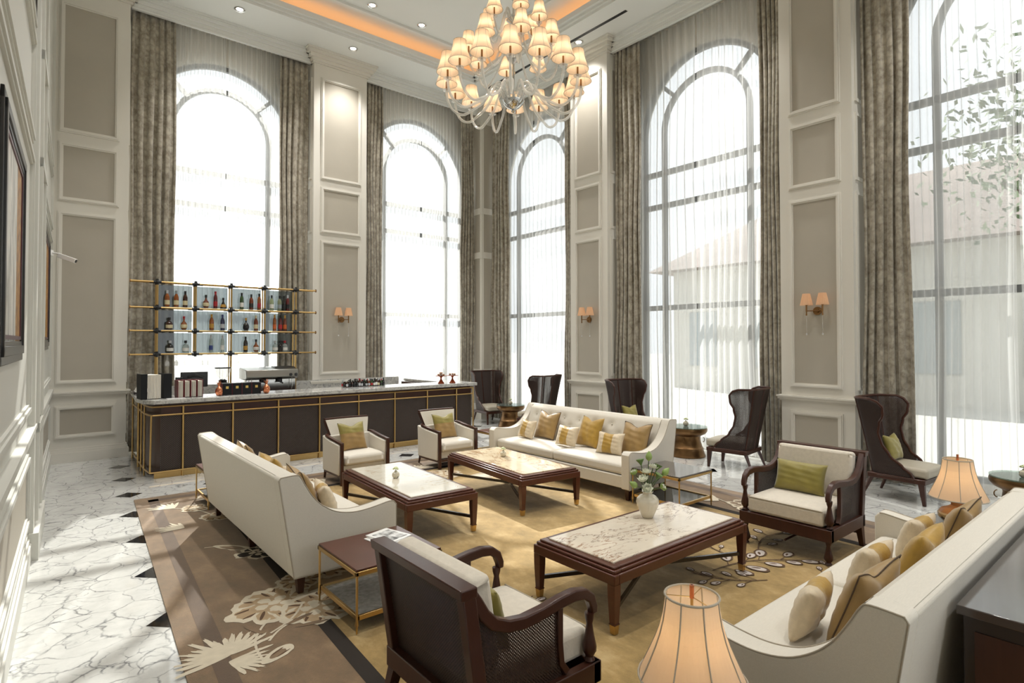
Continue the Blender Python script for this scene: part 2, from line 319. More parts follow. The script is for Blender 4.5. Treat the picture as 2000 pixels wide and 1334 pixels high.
b = MB(); b.box(8.97, 9.9, 12.04, 13.0, 0, ZC); b.box(8.93, 9.9, 12.0, 13, 0, .2)
for z0, z1 in ((4.205, 4.37), (5.37, 5.53), (1.09, 1.17)): b.box(8.95, 9.9, 12.02, 13, z0, z1)
b.m = 1
for z0, z1 in PZ: b.box(9.04, 9.5, 12.034, 12.05, z0, z1); b.box(8.964, 8.98, 12.12, 12.6, z0, z1)
tag(b.build('trim_6', ['white_paint', 'grey_panel']), kind='structure')
# window walls with arched openings
AC, AR = 6.25, 1.42
def bay(b, a0, a1, ac, d0=-.85, d1=-.6, r=AR):      # solid wall round one arched opening, built in strips with thickness
    b.box(a0, ac-r, d0, d1, 0, ZC); b.box(ac+r, a1, d0, d1, 0, ZC); b.box(ac-r, ac+r, d0, d1, 0, .12)
    n = 24
    for i in range(n):
        t0, t1 = PI*i/n, PI*(i+1)/n; x0, x1 = ac-r*cos(t0), ac-r*cos(t1); z0, z1 = AC+r*sin(t0), AC+r*sin(t1)
        b.hexa([(x0, d0, z0), (x1, d0, z1), (x1, d1, z1), (x0, d1, z0)], [(x0, d0, ZC), (x1, d0, ZC), (x1, d1, ZC), (x0, d1, ZC)])
WIN = [('back', 2.92, 1.24, 4.55), ('back', 7.44, 5.77, 8.97), ('right', 10.55, 8.89, 12.04), ('right', 6.0, 4.26, 7.83), ('right', 1.45, -.37, 3.205), ('right', -3.15, YF, -1.45)]  # last window is added out of view to bring in more daylight
b = MB(frame_of('back')); b.box(-.4, 1.24, -.85, -.6, 0, ZC); bay(b, 1.24, 4.7, 2.92); bay(b, 4.7, 9.9, 7.44); tag(b.build('wall_back', 'white_paint'), kind='structure')
b = MB(frame_of('right')); bay(b, 8.4, 13, 10.55); bay(b, 3.7, 8.4, 6.0); bay(b, -.9, 3.7, 1.45); bay(b, YF-.3, -.9, -3.15); tag(b.build('wall_right', 'white_paint'), kind='structure')
for i, (kind, ac, a0, a1) in enumerate(WIN):
    b = MB(frame_of(kind)); D0, D1 = -.72, -.64; w = .045
    def arc(r, w, t0=0, t1=PI, n=28):
        for k in range(n):
            u0, u1 = t0+(t1-t0)*k/n, t0+(t1-t0)*(k+1)/n
            q = [(ac+rr*cos(u), AC+rr*sin(u)) for rr, u in ((r-w, u0), (r+w, u0), (r+w, u1), (r-w, u1))]
            b.hexa([(p[0], D0, p[1]) for p in q], [(p[0], D1, p[1]) for p in q])
    arc(AR-.04, .05); arc(.90, w)
    for s in (-1, 1):
        b.box(ac+s*(AR-.04)-.05, ac+s*(AR-.04)+.05, D0, D1, .12, AC); b.box(ac+s*.90-w, ac+s*.90+w, D0, D1, .12, AC)
        u = PI/2+s*PI/4; p = Vector((cos(u), sin(u))); q = Vector((-sin(u), cos(u)))*.035
        pts = [(ac+p.x*r+e*q.x, AC+p.y*r+e*q.y) for r, e in ((.92, -1), (1.36, -1), (1.36, 1), (.92, 1))]
        b.hexa([(x, D0, z) for x, z in pts], [(x, D1, z) for x, z in pts])
    for z in (2.69, 4.75, 5.42): b.box(ac-AR, ac+AR, D0, D1, z-.05, z+.05)
    b.box(ac-AR, ac+AR, D0, D1, .10, .2)
    wo = tag(b.build('window_%d' % (i+1), 'window_frame'), kind='structure')
    g = MB(frame_of(kind)); n = 24; pl = [(ac+(AR-.04)*cos(PI*k/n), AC+(AR-.04)*sin(PI*k/n)) for k in range(n+1)]+[(ac-AR+.04, .15), (ac+AR-.04, .15)]
    g.prism(pl, -.684, -.676); g.build('glass_pane', 'pane_glass', wo)
# left wall, slightly out of square with the rest
FL = frame_of('left'); b = MB(FL); b.box(YF-.3, 12.9, -.3, 0, 0, ZC); LZ = ((.36, 1.0), (1.36, 3.68), (3.80, 4.75), (4.83, 7.8))
for z0, z1, e in ((0, .17, .04), (.17, .21, .028), (.21, .25, .015), (1.10, 1.13, .02), (1.13, 1.19, .045), (1.19, 1.23, .06)): b.box(YF, 12.7, 0, e, z0, z1)
for z0, z1, e in ((8.03, 8.13, .06), (8.13, 8.2, .11), (8.2, ZC, .17)): b.box(YF, 12.7, 0, e, z0, z1)
for a0, a1 in ((6.9, 8.25), (1.0, 2.2)):
    b.box(a0, a1, 0, .05, 0, ZC); b.box(a0-.02, a1+.02, 0, .09, 0, .25); b.box(a0+.25, a0+.36, .05, .075, .3, 7.8); b.box(a1-.36, a1-.25, .05, .075, .3, 7.8)
    for z in (4.75, 3.7, 1.14): b.box(a0+.25, a1-.25, .05, .08, z, z+.09)
for a0, a1 in ((8.35, 11.9), (2.35, 6.75), (-4, .85)):
    for z0, z1 in LZ: moulding(b, a0, a1, z0, z1, 0, .09, .035)
    b.m = 1; b.box(a0+.1, a1-.1, -.002, .008, .46, .90); b.m = 0
tag(b.build('wall_left', ['wall_paint', 'grey_panel']), kind='structure')
b = MB()
for q in ((-.9, .6, 0, ZC), (9.3, 10, 0, ZC), (.6, 9.3, 0, .15), (.6, 9.3, 6.2, ZC), (3.3, 3.6, .15, 6.2), (6.3, 6.6, .15, 6.2)): b.box(q[0], q[1], YF-.3, YF, q[2], q[3])  # wide openings added behind the camera as frontal sky fill
tag(b.build('wall_front', 'wall_paint'), kind='structure')
# floor with small black inset diamonds
b = MB(); b.box(-.9, 10.1, YF-.3, 13.1, -.12, 0); b.m = 1
def dia(x, y, r=.155):
    b.add([(x-r, y, .0012), (x, y-r, .0012), (x+r, y, .0012), (x, y+r, .0012)], [(0, 1, 2, 3)])
for k in range(-4, 4): dia(.965+.045*(3-k+.0)*0+.047*k, 9.03+1.06*k) if k else dia(.965, 9.03)
for k in range(1, 8): dia(.965+1.03*k, 9.05)
for k in (-4, -3, -2, -1, 1, 2): dia(8.12, 9.05+1.02*k); dia(8.12+(.12 if k == 2 else 0), 9.05+1.02*k) if k < 0 else None
tag(b.build('floor', ['floor_marble', 'tile_black'], recalc=False), kind='structure')
# ceiling: soffit ring, moulded tray edge, cove and upper ceiling
b = MB(); tx0, tx1, ty0, ty1 = 1.25, 8.15, -2.6, 11.2
for q in ((-.9, 10.1, ty1, 13.1), (-.9, 10.1, YF-.3, ty0), (-.9, tx0, ty0, ty1), (tx1, 10.1, ty0, ty1)): b.box(q[0], q[1], q[2], q[3], ZC, ZC+.06)
for e, z0, z1 in ((0, ZC-.03, ZC+.1), (.05, ZC+.02, ZC+.13), (.11, ZC+.07, ZC+.17)):   # lip mouldings stepping into the opening
    b.box(tx0, tx1, ty1-e-.03, ty1+.02, z0, z1); b.box(tx0, tx1, ty0-.02, ty0+e+.03, z0, z1); b.box(tx0-.02, tx0+e+.03, ty0, ty1, z0, z1); b.box(tx1-e-.03, tx1+.02, ty0, ty1, z0, z1)
b.box(tx0-.6, tx1+.6, ty0-.6, ty1+.6, ZT, ZT+.1)
for q in ((tx0-.6, tx1+.6, ty1+.3, ty1+.4), (tx0-.6, tx1+.6, ty0-.4, ty0-.3), (tx0-.4, tx0-.3, ty0-.6, ty1+.6), (tx1+.3, tx1+.4, ty0-.6, ty1+.6)): b.box(q[0], q[1], q[2], q[3], ZC+.05, ZT+.05)
for e, d in ((.38, .03), (.44, .05)):      # moulding frame on the upper ceiling
    x0, x1, y0, y1 = tx0+e, tx1-e, ty0+e, ty1-e; w = .05
    for q in ((x0, x1, y1-w, y1), (x0, x1, y0, y0+w), (x0, x0+w, y0, y1), (x1-w, x1, y0, y1)): b.box(q[0], q[1], q[2], q[3], ZT-d, ZT+.01)
b.box(-1.2, 10.2, YF-.4, 13.2, ZT+.12, ZT+.2)
for a0, a1, k in ((1.24, 4.55, 'b'), (5.77, 8.97, 'b'), (8.89, 12.04, 'r'), (4.26, 7.83, 'r'), (-.37, 3.205, 'r'), (YF, -1.45, 'r')):   # cornice over each window bay
    for z0, z1, e in ((8.03, 8.07, -.10), (8.07, 8.13, -.085), (8.13, 8.2, -.05), (8.2, 8.26, -.01), (8.26, ZC+.01, .01)):
        if k == 'b': b.box(a0-.02, a1+.02, YB-e, YB-e+.06, z0, z1)
        else: b.box(XR-e, XR-e+.06, a0-.02, a1+.02, z0, z1)
tag(b.build('ceiling', 'ceiling_paint'), kind='structure')
b = MB()
for q in ((tx0-.2, tx1+.2, ty1+.05, ty1+.2), (tx0-.2, tx1+.2, ty0-.2, ty0-.05), (tx0-.2, tx0-.05, ty0, ty1), (tx1+.05, tx1+.2, ty0, ty1)): b.box(q[0], q[1], q[2], q[3], ZC+.065, ZC+.08)
tag(b.build('cove_light', 'cove_glow', bpy.data.objects['ceiling']), 'amber glowing cove strip')
# slot diffuser
b = MB(); b.box(8.53, 8.60, 6.9, 11.3, ZC-.004, ZC+.01); tag(b.build('ceiling_vent', 'black_iron'), 'long thin black slot air vent in the ceiling by the windows', 'vent')
# recessed downlights
b = MB(); b.lathe([(.062, .0), (.09, .0), (.097, -.008), (.09, -.014), (.07, -.010), (.060, .0)], 20, cap=False); dl = None
t_ = thing('downlight', 'x', 'downlight', (2.9, 11.55, ZC)); b.build('rim', 'chrome', t_); b = MB(); b.lathe([(.06, -.002), (.05, -.006), (.001, -.006)], 16, cap=False); b.build('lens', 'downlight_glow', t_)
DLS = [(2.9, 11.55, ZC, 'round ceiling downlight over the left bar window'), (5.17, 11.55, ZC, 'round ceiling downlight above the pilaster right of the bar shelf'), (8.70, 8.28, ZC, 'round ceiling downlight at the end of the black slot vent'),
       (5.09, 10.48, ZT, 'round downlight in the raised ceiling, left one of two'), (6.22, 10.48, ZT, 'round downlight in the raised ceiling, nearer the chandelier of two')]
for i, (x, y, z, l) in enumerate(DLS):
    o = t_ if i == 0 else dup(t_, (x, y, z), 0); o.location = (x, y, z-.001); tag(o, l, 'downlight', 'recessed ceiling downlights')
for x, y in ((2.9, 11.55), (5.17, 11.55), (8.7, 8.3), (5.09, 10.4), (3, 7.5), (6.4, 7.5), (3, 3), (6.4, 3), (1, 5), (1, 9), (8.6, 1.5), (8.6, 5.5), (4.6, 0), (2, -3), (7, -3)):  # spots at the visible downlights, plus added fill spots that have no fixture
    light('downlight_and_fill', 'SPOT', (x, y, 8.2), 400, (1, .975, .94), spot_size=R(100), spot_blend=1, shadow_soft_size=.12)
# ================================================================ exterior
b = MB(); b.box(-60, 90, -60, 90, -.6, -.2); tag(b.build('ground', 'pavement'), kind='structure')
h = thing('courtyard_building', 'pale low building with a tiled hipped roof seen through the sheer curtains', 'building', (24, 3, -.2))
b = MB(); b.box(0, 9, -14, 13.5, 0, 5.6); b.build('wall', 'facade', h)
b = MB(); b.hexa([(-.9, -15, 5.6), (10, -15, 5.6), (10, 14.4, 5.6), (-.9, 14.4, 5.6)], [(4.4, -9, 9.3), (4.6, -9, 9.3), (4.6, 9, 9.3), (4.4, 9, 9.3)]); b.build('roof', 'roof_tile', h)
for k in range(9):
    b = MB(); b.box(-.06, .02, -12.8+3*k, -11.4+3*k, 1.1, 3.6); b.build('window', 'dark_glass', h)
random.seed(4)
def tree(x, y, hh, r, label):
    t = thing('tree', label, 'tree', (x, y, -.2), 0, 'trees in the courtyard'); b = MB(); b.tube([(0, 0, 0), (.1, 0, hh*.35), (0, .1, hh*.75)], [.28, .2, .06], 8)
    for k in range(5): a = k*1.3; b.tube([(0, 0, hh*(.4+.06*k)), (cos(a)*r*.6, sin(a)*r*.6, hh*(.55+.07*k))], [.09, .03], 5)
    b.build('trunk', 'bark', t); b = MB()
    for k in range(2600):
        u = Vector((random.gauss(0, 1), random.gauss(0, 1), random.gauss(0, 1))).normalized()*(random.random()**.4)*r*(1+.25*sin(k*.7)); c = u+Vector((0, 0, hh*.72)); s = .07+random.random()*.09
        a = Vector((random.uniform(-1, 1), random.uniform(-1, 1), random.uniform(-1, 1))).normalized(); d = a.orthogonal().normalized()
        b.add([c+a*s, c+d*s*.6, c-a*s, c-d*s*.6], [(0, 1, 2, 3)])
    b.build('crown', 'tree_leaf', t, smooth=0, recalc=False)
tree(19.5, 1.6, 10.5, 3.1, 'tall leafy tree rising above the roof outside the rightmost window')
tree(38, 8.2, 9.4, 2.4, 'round leafy tree behind the building roof, nearer the middle window'); tree(37, 17, 9, 2.4, 'distant tree beyond the building seen past the middle window')
# ================================================================ curtains
def hang(name, mat, kind, a0, a1, dep, z0, z1, folds, amp, label, cat, seed, gather=0, flare=0):
    rnd = random.Random(seed); ph = [rnd.uniform(0, 6.28) for _ in range(4)]; ws = [rnd.uniform(.75, 1.25) for _ in range(folds)]; tot = sum(ws); cum = [0]
    for w in ws: cum.append(cum[-1]+w/tot)
    n = folds*10; F = frame_of(kind); am = (a0+a1)/2; amps = [rnd.uniform(.65, 1.15) for _ in range(folds)]
    def fn(u, v):
        k = min(folds-1, int(u*folds)); f = u*folds-k; uu = cum[k]+(cum[k+1]-cum[k])*f
        z = z0+(z1-z0)*v; a = a0+(a1-a0)*uu; g = 1-gather*(v**2)+flare*(1-v)**2
        a = am+(a-am)*g+.015*sin(z*1.1+ph[0]+uu*4); d = dep+amp*amps[k]*(.75+.25*sin(z*.8+ph[1]+k))*cos(2*PI*f)*(1.0-.35*v)+.012*sin(z*2+ph[2])
        a += amp*.5*sin(4*PI*f)*.5
        return (a, d, z)
    b = MB(F); b.grid(n, 26, fn); o = b.build(name, mat, smooth=180, solid=.012 if mat == 'drape' else 0, recalc=mat == 'drape'); return tag(o, label, cat)
WN = ['the bar window', 'the window right of the bar', 'the corner window', 'the window behind the wing chairs', 'the rightmost window']
for i, (kind, ac, a0, a1) in enumerate(WIN):
    nm = (WN+['the added window beyond the frame'])[i]; L_, R_ = ('left', 'right') if kind == 'back' else ('right', 'left'); g = 'sheer curtains'
    if i < 5:
        wl = [(.05, .75), (.07, .49), (.06, .36), (.06, .42), (.06, .66)][i]; e0, e1 = a0+wl[0], a0+wl[1]
        wr = [(.64, .05), (.44, .04), (.76, .05), (.69, .07), (.65, .07)][i]
        tag(hang('drape', 'drape', kind, e0, e1, -.22, .03, 8.1, 5, .055, 'patterned grey velvet drape hanging %s of %s' % (L_, nm), 'curtain', 10+i, 0, .08), group='velvet drapes')
        tag(hang('drape', 'drape', kind, a1-wr[0], a1-wr[1], -.22, .03, 8.1, 5, .055, 'patterned grey velvet drape hanging %s of %s' % (R_, nm), 'curtain', 30+i, 0, .08), group='velvet drapes')
    nf = 13 if kind == 'back' else (8 if i == 2 else 9); am = .04 if kind == 'back' else (.03 if i == 2 else .06)
    tag(hang('sheer_curtain', 'sheer', kind, a0+.3, ac-.018, -.42, .04, 8.15, nf, am, 'white sheer curtain, %s half at %s' % (L_, nm), 'curtain', 50+i), group=g)
    tag(hang('sheer_curtain', 'sheer', kind, ac+.018, a1-.3, -.42, .04, 8.15, nf, am, 'white sheer curtain, %s half at %s' % (R_, nm), 'curtain', 70+i), group=g)
# ================================================================ paintings and camera on the left wall
def picture(a0, a1, z0, z1, label):
    t = thing('framed_painting', label, 'painting', (0, 0, 0)); c = FL @ Vector(((a0+a1)/2, .0, (z0+z1)/2)); t.location = c; t.rotation_euler = (0, 0, -math.atan(.0428)); w, hh = (a1-a0)/2, (z1-z0)/2
    b = MB()
    for e, d, ww in ((0, .022, .07), (.05, .034, .06), (.10, .024, .04)):
        for q in ((-w+e, w-e, -hh+e, -hh+e+ww), (-w+e, w-e, hh-e-ww, hh-e), (-w+e, -w+e+ww, -hh+e, hh-e), (w-e-ww, w-e, -hh+e, hh-e)): b.box(.004, d, q[0], q[1], q[2], q[3])
    b.build('frame', 'frame_black', t, .004); b = MB()
    for q in ((-w+.15, w-.15, -hh+.15, -hh+.175), (-w+.15, w-.15, hh-.175, hh-.15), (-w+.15, -w+.175, -hh+.15, hh-.15), (w-.175, w-.15, -hh+.15, hh-.15)): b.box(.01, .020, q[0], q[1], q[2], q[3])
    b.build('beading', 'frame_beads', t); b = MB(); b.box(.003, .012, -w+.1, w-.1, -hh+.1, hh-.1); b.build('canvas', 'painting', t)
picture(4.1, 5.72, 1.87, 3.39, 'large abstract painting in a heavy black frame, nearest on the left wall')
picture(8.55, 10.95, 1.90, 3.53, 'abstract painting in a black frame beside the security camera')
picture(4.6, 6.78, 4.86, 6.4, 'dark framed painting hung high on the left wall, mostly out of frame')
t = thing('security_camera', 'small white bullet security camera on the left wall', 'camera', (.22, 11.0, 3.30), R(-25))
b = MB(); b.tube([(-.05, 0, .05), (.06, 0, .03)], .014, 8); b.box(-.06, -.045, -.04, .04, .01, .09); b.build('bracket', 'white_gloss', t); b = MB(Matrix.Rotation(R(20), 4, 'Y')); b.box(.03, .27, -.035, .035, -.01, .06); b.build('body', 'white_gloss', t, .008); b = MB(Matrix.Rotation(R(20), 4, 'Y')); b.tube([(.268, 0, .025), (.275, 0, .025)], .026, 14); b.build('lens', 'black_plastic', t)
# ================================================================ rug
random.seed(7)
def rugP(u, v):      # u 0..6.3 across, v 0..9.3 along -> world, slightly askew as it lies
    s, t = u/6.3, v/9.3; a = Vector((.46, -.62)); c = Vector((.98, 8.66)); d = Vector((7.10, -.62)); e = Vector((7.30, 8.62))
    return (a*(1-s)+d*s)*(1-t)+(c*(1-s)+e*s)*t
def rugUV(x, y):
    u, v = (x-.7), (y+.6)
    for _ in range(12):
        p = rugP(u, v); u += (x-p.x)*.9; v += (y-p.y)*.9
    return u, v
b = MB(); Z0 = .012
def rq(u0, u1, v0, v1, z=Z0):
    n = 8
    for i in range(n):
        va, vb = v0+(v1-v0)*i/n, v0+(v1-v0)*(i+1)/n
        b.add([(*rugP(u0, va), z), (*rugP(u1, va), z), (*rugP(u1, vb), z), (*rugP(u0, vb), z)], [(0, 1, 2, 3)])
BW = .86
b.m = 1; rq(0, BW, 0, 9.3); rq(6.3-BW, 6.3, 0, 9.3); rq(BW, 6.3-BW, 0, BW); rq(BW, 6.3-BW, 9.3-BW, 9.3)
b.m = 0; rq(BW, 6.3-BW, BW, 9.3-BW)
z1 = Z0+.0012; b.m = 2
rq(.14, .25, .14, 9.16, z1); rq(6.05, 6.16, .14, 9.16, z1); rq(.14, 6.16, .14, .25, z1); rq(.14, 6.16, 9.05, 9.16, z1)
b.m = 3; rq(BW-.05, BW+.05, BW, 9.3-BW, z1); rq(6.3-BW-.05, 6.3-BW+.05, BW, 9.3-BW, z1); rq(BW, 6.3-BW, BW-.05, BW+.05, z1); rq(BW, 6.3-BW, 9.3-BW-.05, 9.3-BW+.05, z1)
b.m = 1
for q in ((0, 0, 6.3, 0), (6.3, 0, 6.3, 9.3), (6.3, 9.3, 0, 9.3), (0, 9.3, 0, 0)):
    p, r = rugP(q[0], q[1]), rugP(q[2], q[3]); b.add([(*p, 0), (*r, 0), (*r, Z0), (*p, Z0)], [(0, 1, 2, 3)])
zc = [z1]
def poly(pts, m):
    zc[0] += .000005; b.m = m; n = len(pts); c = sum((Vector(p) for p in pts), Vector((0, 0)))/n
    b.add([(*c, Z0+.002+(zc[0]-z1))]+[(*p, Z0+.002+(zc[0]-z1)) for p in pts], [(0, i+1, (i+1) % n+1) for i in range(n)])
def petal(c, a, L, wd, m_out=4, m_in=7, jag=.12, inner=.74):
    for s, m in ((1, m_out), (inner, m_in)):
        pts = []
        for k in range(22):
            t = 2*PI*k/22; rr = 1+(jag*random.uniform(-1, 1) if cos(t) > -.3 else 0); x = L*.5*(1+cos(t)*rr*s)+(0 if s == 1 else -.0); y = wd*.5*sin(t)*rr*s*(1-.35*cos(t)*-1*.5)
            if s != 1: x = L*.5+(x-L*.5)*.9
            pts.append((c[0]+x*cos(a)-y*sin(a), c[1]+x*sin(a)+y*cos(a)))
        if m is not None: poly(pts, m)
    if m_in in (5, 7):
        for e in (-.22, .2):
            pts = []
            for k in range(12):
                t = 2*PI*k/12; x = L*.58+L*.22*cos(t)+random.uniform(-.006, .006); y = e*wd+wd*.055*sin(t)+.25*e*(x-L*.5); pts.append((c[0]+x*cos(a)-y*sin(a), c[1]+x*sin(a)+y*cos(a)))
            poly(pts, 6)
def stem(pts, w=.018, m=4):
    for i in range(len(pts)-1):
        p, q = Vector(pts[i]), Vector(pts[i+1]); d = (q-p).normalized(); n = Vector((-d.y, d.x))*w*.5; poly([p-n, q-n*.8+d*.01, q+n*.8+d*.01, p+n], m)
def curve(p0, p1, bend, n=10):
    p0, p1 = Vector(p0), Vector(p1); d = p1-p0; q = Vector((-d.y, d.x))*bend; return [p0+d*(k/n)+q*sin(PI*k/n) for k in range(n+1)]
def peony(x, y, r, a0=0, n=8, mi=7):
    for k in range(n): petal((x, y), a0+2*PI*k/n+random.uniform(-.15, .15), r*random.uniform(.85, 1.1), r*.72, 4, mi, .14)
    for k in range(5): petal((x, y), a0+.5+2*PI*k/5, r*.55, r*.42, mi, 4, .15, .6)
    petal((x-r*.12, y), a0, r*.3, r*.22, 4, None, .2)
def bud(x, y, a, L, m1=4, m2=5): petal((x, y), a, L, L*.45, m1, m2, .05, .55); 
def leafy(x, y, a, L):
    for e in (-.75, -.5, -.3, -.1, .1, .3, .5, .75): petal((x, y), a+e, L*random.uniform(.75, 1.1), L*.12, 4, None, .18)
# border flowers, left side (brown field)
peony(1.42, 4.55, .33, .3); peony(1.66, 4.28, .31, 1.1); leafy(.98, 3.98, 2.6, .34); leafy(.98, 3.98, 1.0, .3); leafy(.95, 3.9, -.6, .25); bud(1.10, 3.74, .5, .26)
stem(curve((1.12, 3.78), (1.32, 4.32), .12)); stem(curve((1.22, 4.0), (1.52, 4.2), .1)); stem(curve((1.26, 4.1), (1.58, 4.4), -.08))
for q in ((1.22, 4.12, 1.9), (1.38, 4.15, .3), (1.42, 4.08, -.2)): petal(q[:2], q[2], .22, .045, 5, None, .1)
petal((1.36, 6.2), -.9, .42, .12, 4, 5, .2); peony(1.66, 5.75, .22, 0, 6, 3); stem(curve((1.28, 6.2), (1.62, 5.75), .2)); peony(1.62, 7.25, .2, .5, 7); peony(1.5, 7.75, .18, 0, 7); leafy(1.3, 7.9, 2, .3); peony(1.75, 8.2, .16, .2, 6); leafy(1.25, 7.0, 2.4, .28); stem(curve((1.3, 7.9), (1.6, 7.2), .1))
peony(2.0, 5.0, .3, .7, 8); peony(1.72, 4.85, .2, 0, 7); leafy(2.3, 4.7, .2, .35); peony(1.35, 2.6, .3, .3); leafy(1.0, 2.2, 2, .3); peony(1.5, 1.4, .28, 1)
peony(4.35, 7.6, .3, .2); peony(4.75, 7.35, .28, .9); leafy(5.0, 7.0, -.6, .4); leafy(4.3, 7.1, -1.6, .35); peony(4.1, 8.2, .26, .4); leafy(4.6, 7.9, .6, .35); peony(3.0, 8.1, .24, .3); peony(5.6, 8.0, .22, .3)
for x, y in ((6.72, 3.62), (6.55, 3.42), (6.80, 3.35), (6.62, 3.16)): peony(x, y, .2, x, 7, 1)
leafy(6.6, 3.9, 1.6, .3); stem(curve((6.6, 3.2), (6.75, 4.1), .1)); peony(6.7, 1.4, .24, .2); peony(6.8, 5.8, .2, .4)
# field sprays of small lilac-white buds with brown outlines
def spray(x, y, a, s, n):
    d = Vector((cos(a), sin(a))); c = curve((x, y), Vector((x, y))+d*s, .12, 14); stem(c, .014, 6)
    for k in range(n):
        p = c[2+int(12*k/n)]; sd = 1 if k % 2 else -1; an = a+sd*random.uniform(.5, 1.1); q = p+Vector((cos(an), sin(an)))*.1; stem([p, q], .009, 6)
        L = s*random.uniform(.13, .19); petal(q, an, L*1.12, L*.66, 6, None, .04); petal(q+Vector((cos(an), sin(an)))*.01, an, L*.92, L*.46, 8, None, .04); petal(q+Vector((cos(an), sin(an)))*L*.25, an+.2, L*.45, L*.14, 6, None, .04)
spray(2.55, 2.95, .75, .62, 8); spray(4.55, 2.75, -.45, .95, 9); spray(4.72, 2.35, 2.2, .6, 7); spray(5.05, 2.05, 0, .5, 5); spray(5.35, 2.75, .1, .7, 5); spray(5.0, 2.9, 1.0, .4, 4); spray(2.4, 1.2, .6, .8, 7)
for x, y in ((4.9, 2.02), (5.02, 1.96), (5.12, 2.02), (5.0, 1.86), (5.2, 1.94), (5.1, 1.82)): petal((x, y), random.uniform(0, 6), .1, .065, 4, None, .05)
rug = tag(b.build('rug', ['rug_gold', 'rug_brown', 'rug_dark', 'rug_black', 'rug_cream', 'rug_brown', 'rug_line', 'rug_petal', 'rug_lilac'], smooth=0, recalc=False), 'large gold wool rug with brown floral border under the seating group', 'rug')
# ================================================================ sofas (local: front +x, back top edge at x=0, centre y=0)
RZ = Z0+.005
SP = [(0, .925), (.015, .945), (.13, .95), (.165, .93), (.21, .85), (.27, .755), (.35, .675), (.46, .61), (.60, .58), (.75, .585), (.93, .612), (.975, .605), (1.0, .575), (1.0, .15), (.12, .15)]
_a, _s = SP[1:12], []
for _i in range(len(_a)-1):
    _p = [_a[max(0, _i-1)], _a[_i], _a[_i+1], _a[min(len(_a)-1, _i+2)]]
    for _q in range(4):
        _u = _q/4; _s.append(tuple(.5*(2*_p[1][c]+(_p[2][c]-_p[0][c])*_u+(2*_p[0][c]-5*_p[1][c]+4*_p[2][c]-_p[3][c])*_u*_u+(3*_p[1][c]-_p[0][c]-3*_p[2][c]+_p[3][c])*_u**3) for c in (0, 1)))
SP = [SP[0]]+_s+SP[11:]
def pillow(name, w, h, t, mats, parent=None, bands=None, chop=.12, seed=0, n=22, cord=None):
    rnd = random.Random(seed); b = MB(); p1, p2 = rnd.uniform(0, 6), rnd.uniform(0, 6)
    def P(u, v, s):
        U, V = 2*u-1, 2*v-1; e = max(0, (1-abs(U)**3.2))*max(0, (1-abs(V)**3.2)); th = t*.5*e**.55
        x = w/2*U*(1-.075*(1-V*V)); z = h/2*V*(1-.07*(1-U*U))
        if V > 0: z -= chop*h*math.exp(-(U/.42)**2)*V**2.5
        th += .004*sin(9*U+p1+4*V)*e+.003*sin(17*V+p2+3*U)*e-(.12*t*math.exp(-(U/.2)**2)*max(V, 0) if chop else 0)*e
        return (s*th, x, z+h/2)
    for s in (1, -1):
        for j in range(n):
            for i in range(n):
                u0, u1, v0, v1 = i/n, (i+1)/n, j/n, (j+1)/n; b.m = bands(2*(u0+u1)/2-1, 2*(v0+v1)/2-1) if bands else 0
                b.add([P(u0, v0, s), P(u1, v0, s), P(u1, v1, s), P(u0, v1, s)], [(0, 1, 2, 3)])
    bm_fix = b
    if cord is not None:
        b.m = cord; pts = [P(k/n, 0, 1) for k in range(n)]+[P(1, k/n, 1) for k in range(n)]+[P(1-k/n, 1, 1) for k in range(n)]+[P(0, 1-k/n, 1) for k in range(n)]; b.tube([(0, p[1], p[2]) for p in pts], .004, 5, True)
    me = b.mesh(name, mats, 0, False); bm = bmesh.new(); bm.from_mesh(me); bmesh.ops.remove_doubles(bm, verts=bm.verts, dist=.0004); bmesh.ops.recalc_face_normals(bm, faces=bm.faces); bm.to_mesh(me); bm.free()
    me.polygons.foreach_set('use_smooth', [True]*len(me.polygons)); o = bpy.data.objects.new(name, me); C.objects.link(o); o.parent = parent; return o
def seatbox(name, x0, x1, y0, y1, z0, z1, mat, parent, crown=.03, r=.035):
    b = MB(); nx, ny = 14, 18
    def top(u, v): return (x0+(x1-x0)*u, y0+(y1-y0)*v, z1+crown*(1-(2*u-1)**4)*(1-(2*v-1)**4)-.0)
    b.grid(nx, ny, top); b.grid(1, ny, lambda u, v: (x1, y0+(y1-y0)*v, z1+(z0-z1)*u)); b.grid(1, ny, lambda u, v: (x0, y0+(y1-y0)*v, z1+(z0-z1)*u))
    b.grid(nx, 1, lambda u, v: (x0+(x1-x0)*u, y0, z1+(z0-z1)*v)); b.grid(nx, 1, lambda u, v: (x0+(x1-x0)*u, y1, z1+(z0-z1)*v)); b.grid(nx, ny, lambda u, v: (x0+(x1-x0)*u, y0+(y1-y0)*v, z0))
    me = b.mesh(name, mat, 0, False); bm = bmesh.new(); bm.from_mesh(me); bmesh.ops.remove_doubles(bm, verts=bm.verts, dist=.0005); bmesh.ops.recalc_face_normals(bm, faces=bm.faces); bm.to_mesh(me); bm.free()
    me.polygons.foreach_set('use_smooth', [True]*len(me.polygons)); me.set_sharp_from_angle(angle=R(60)); o = bpy.data.objects.new(name, me); C.objects.link(o); o.parent = parent
    md = o.modifiers.new('b', 'BEVEL'); md.width = r; md.segments = 3; md.limit_method = 'ANGLE'; md.angle_limit = R(50); return o
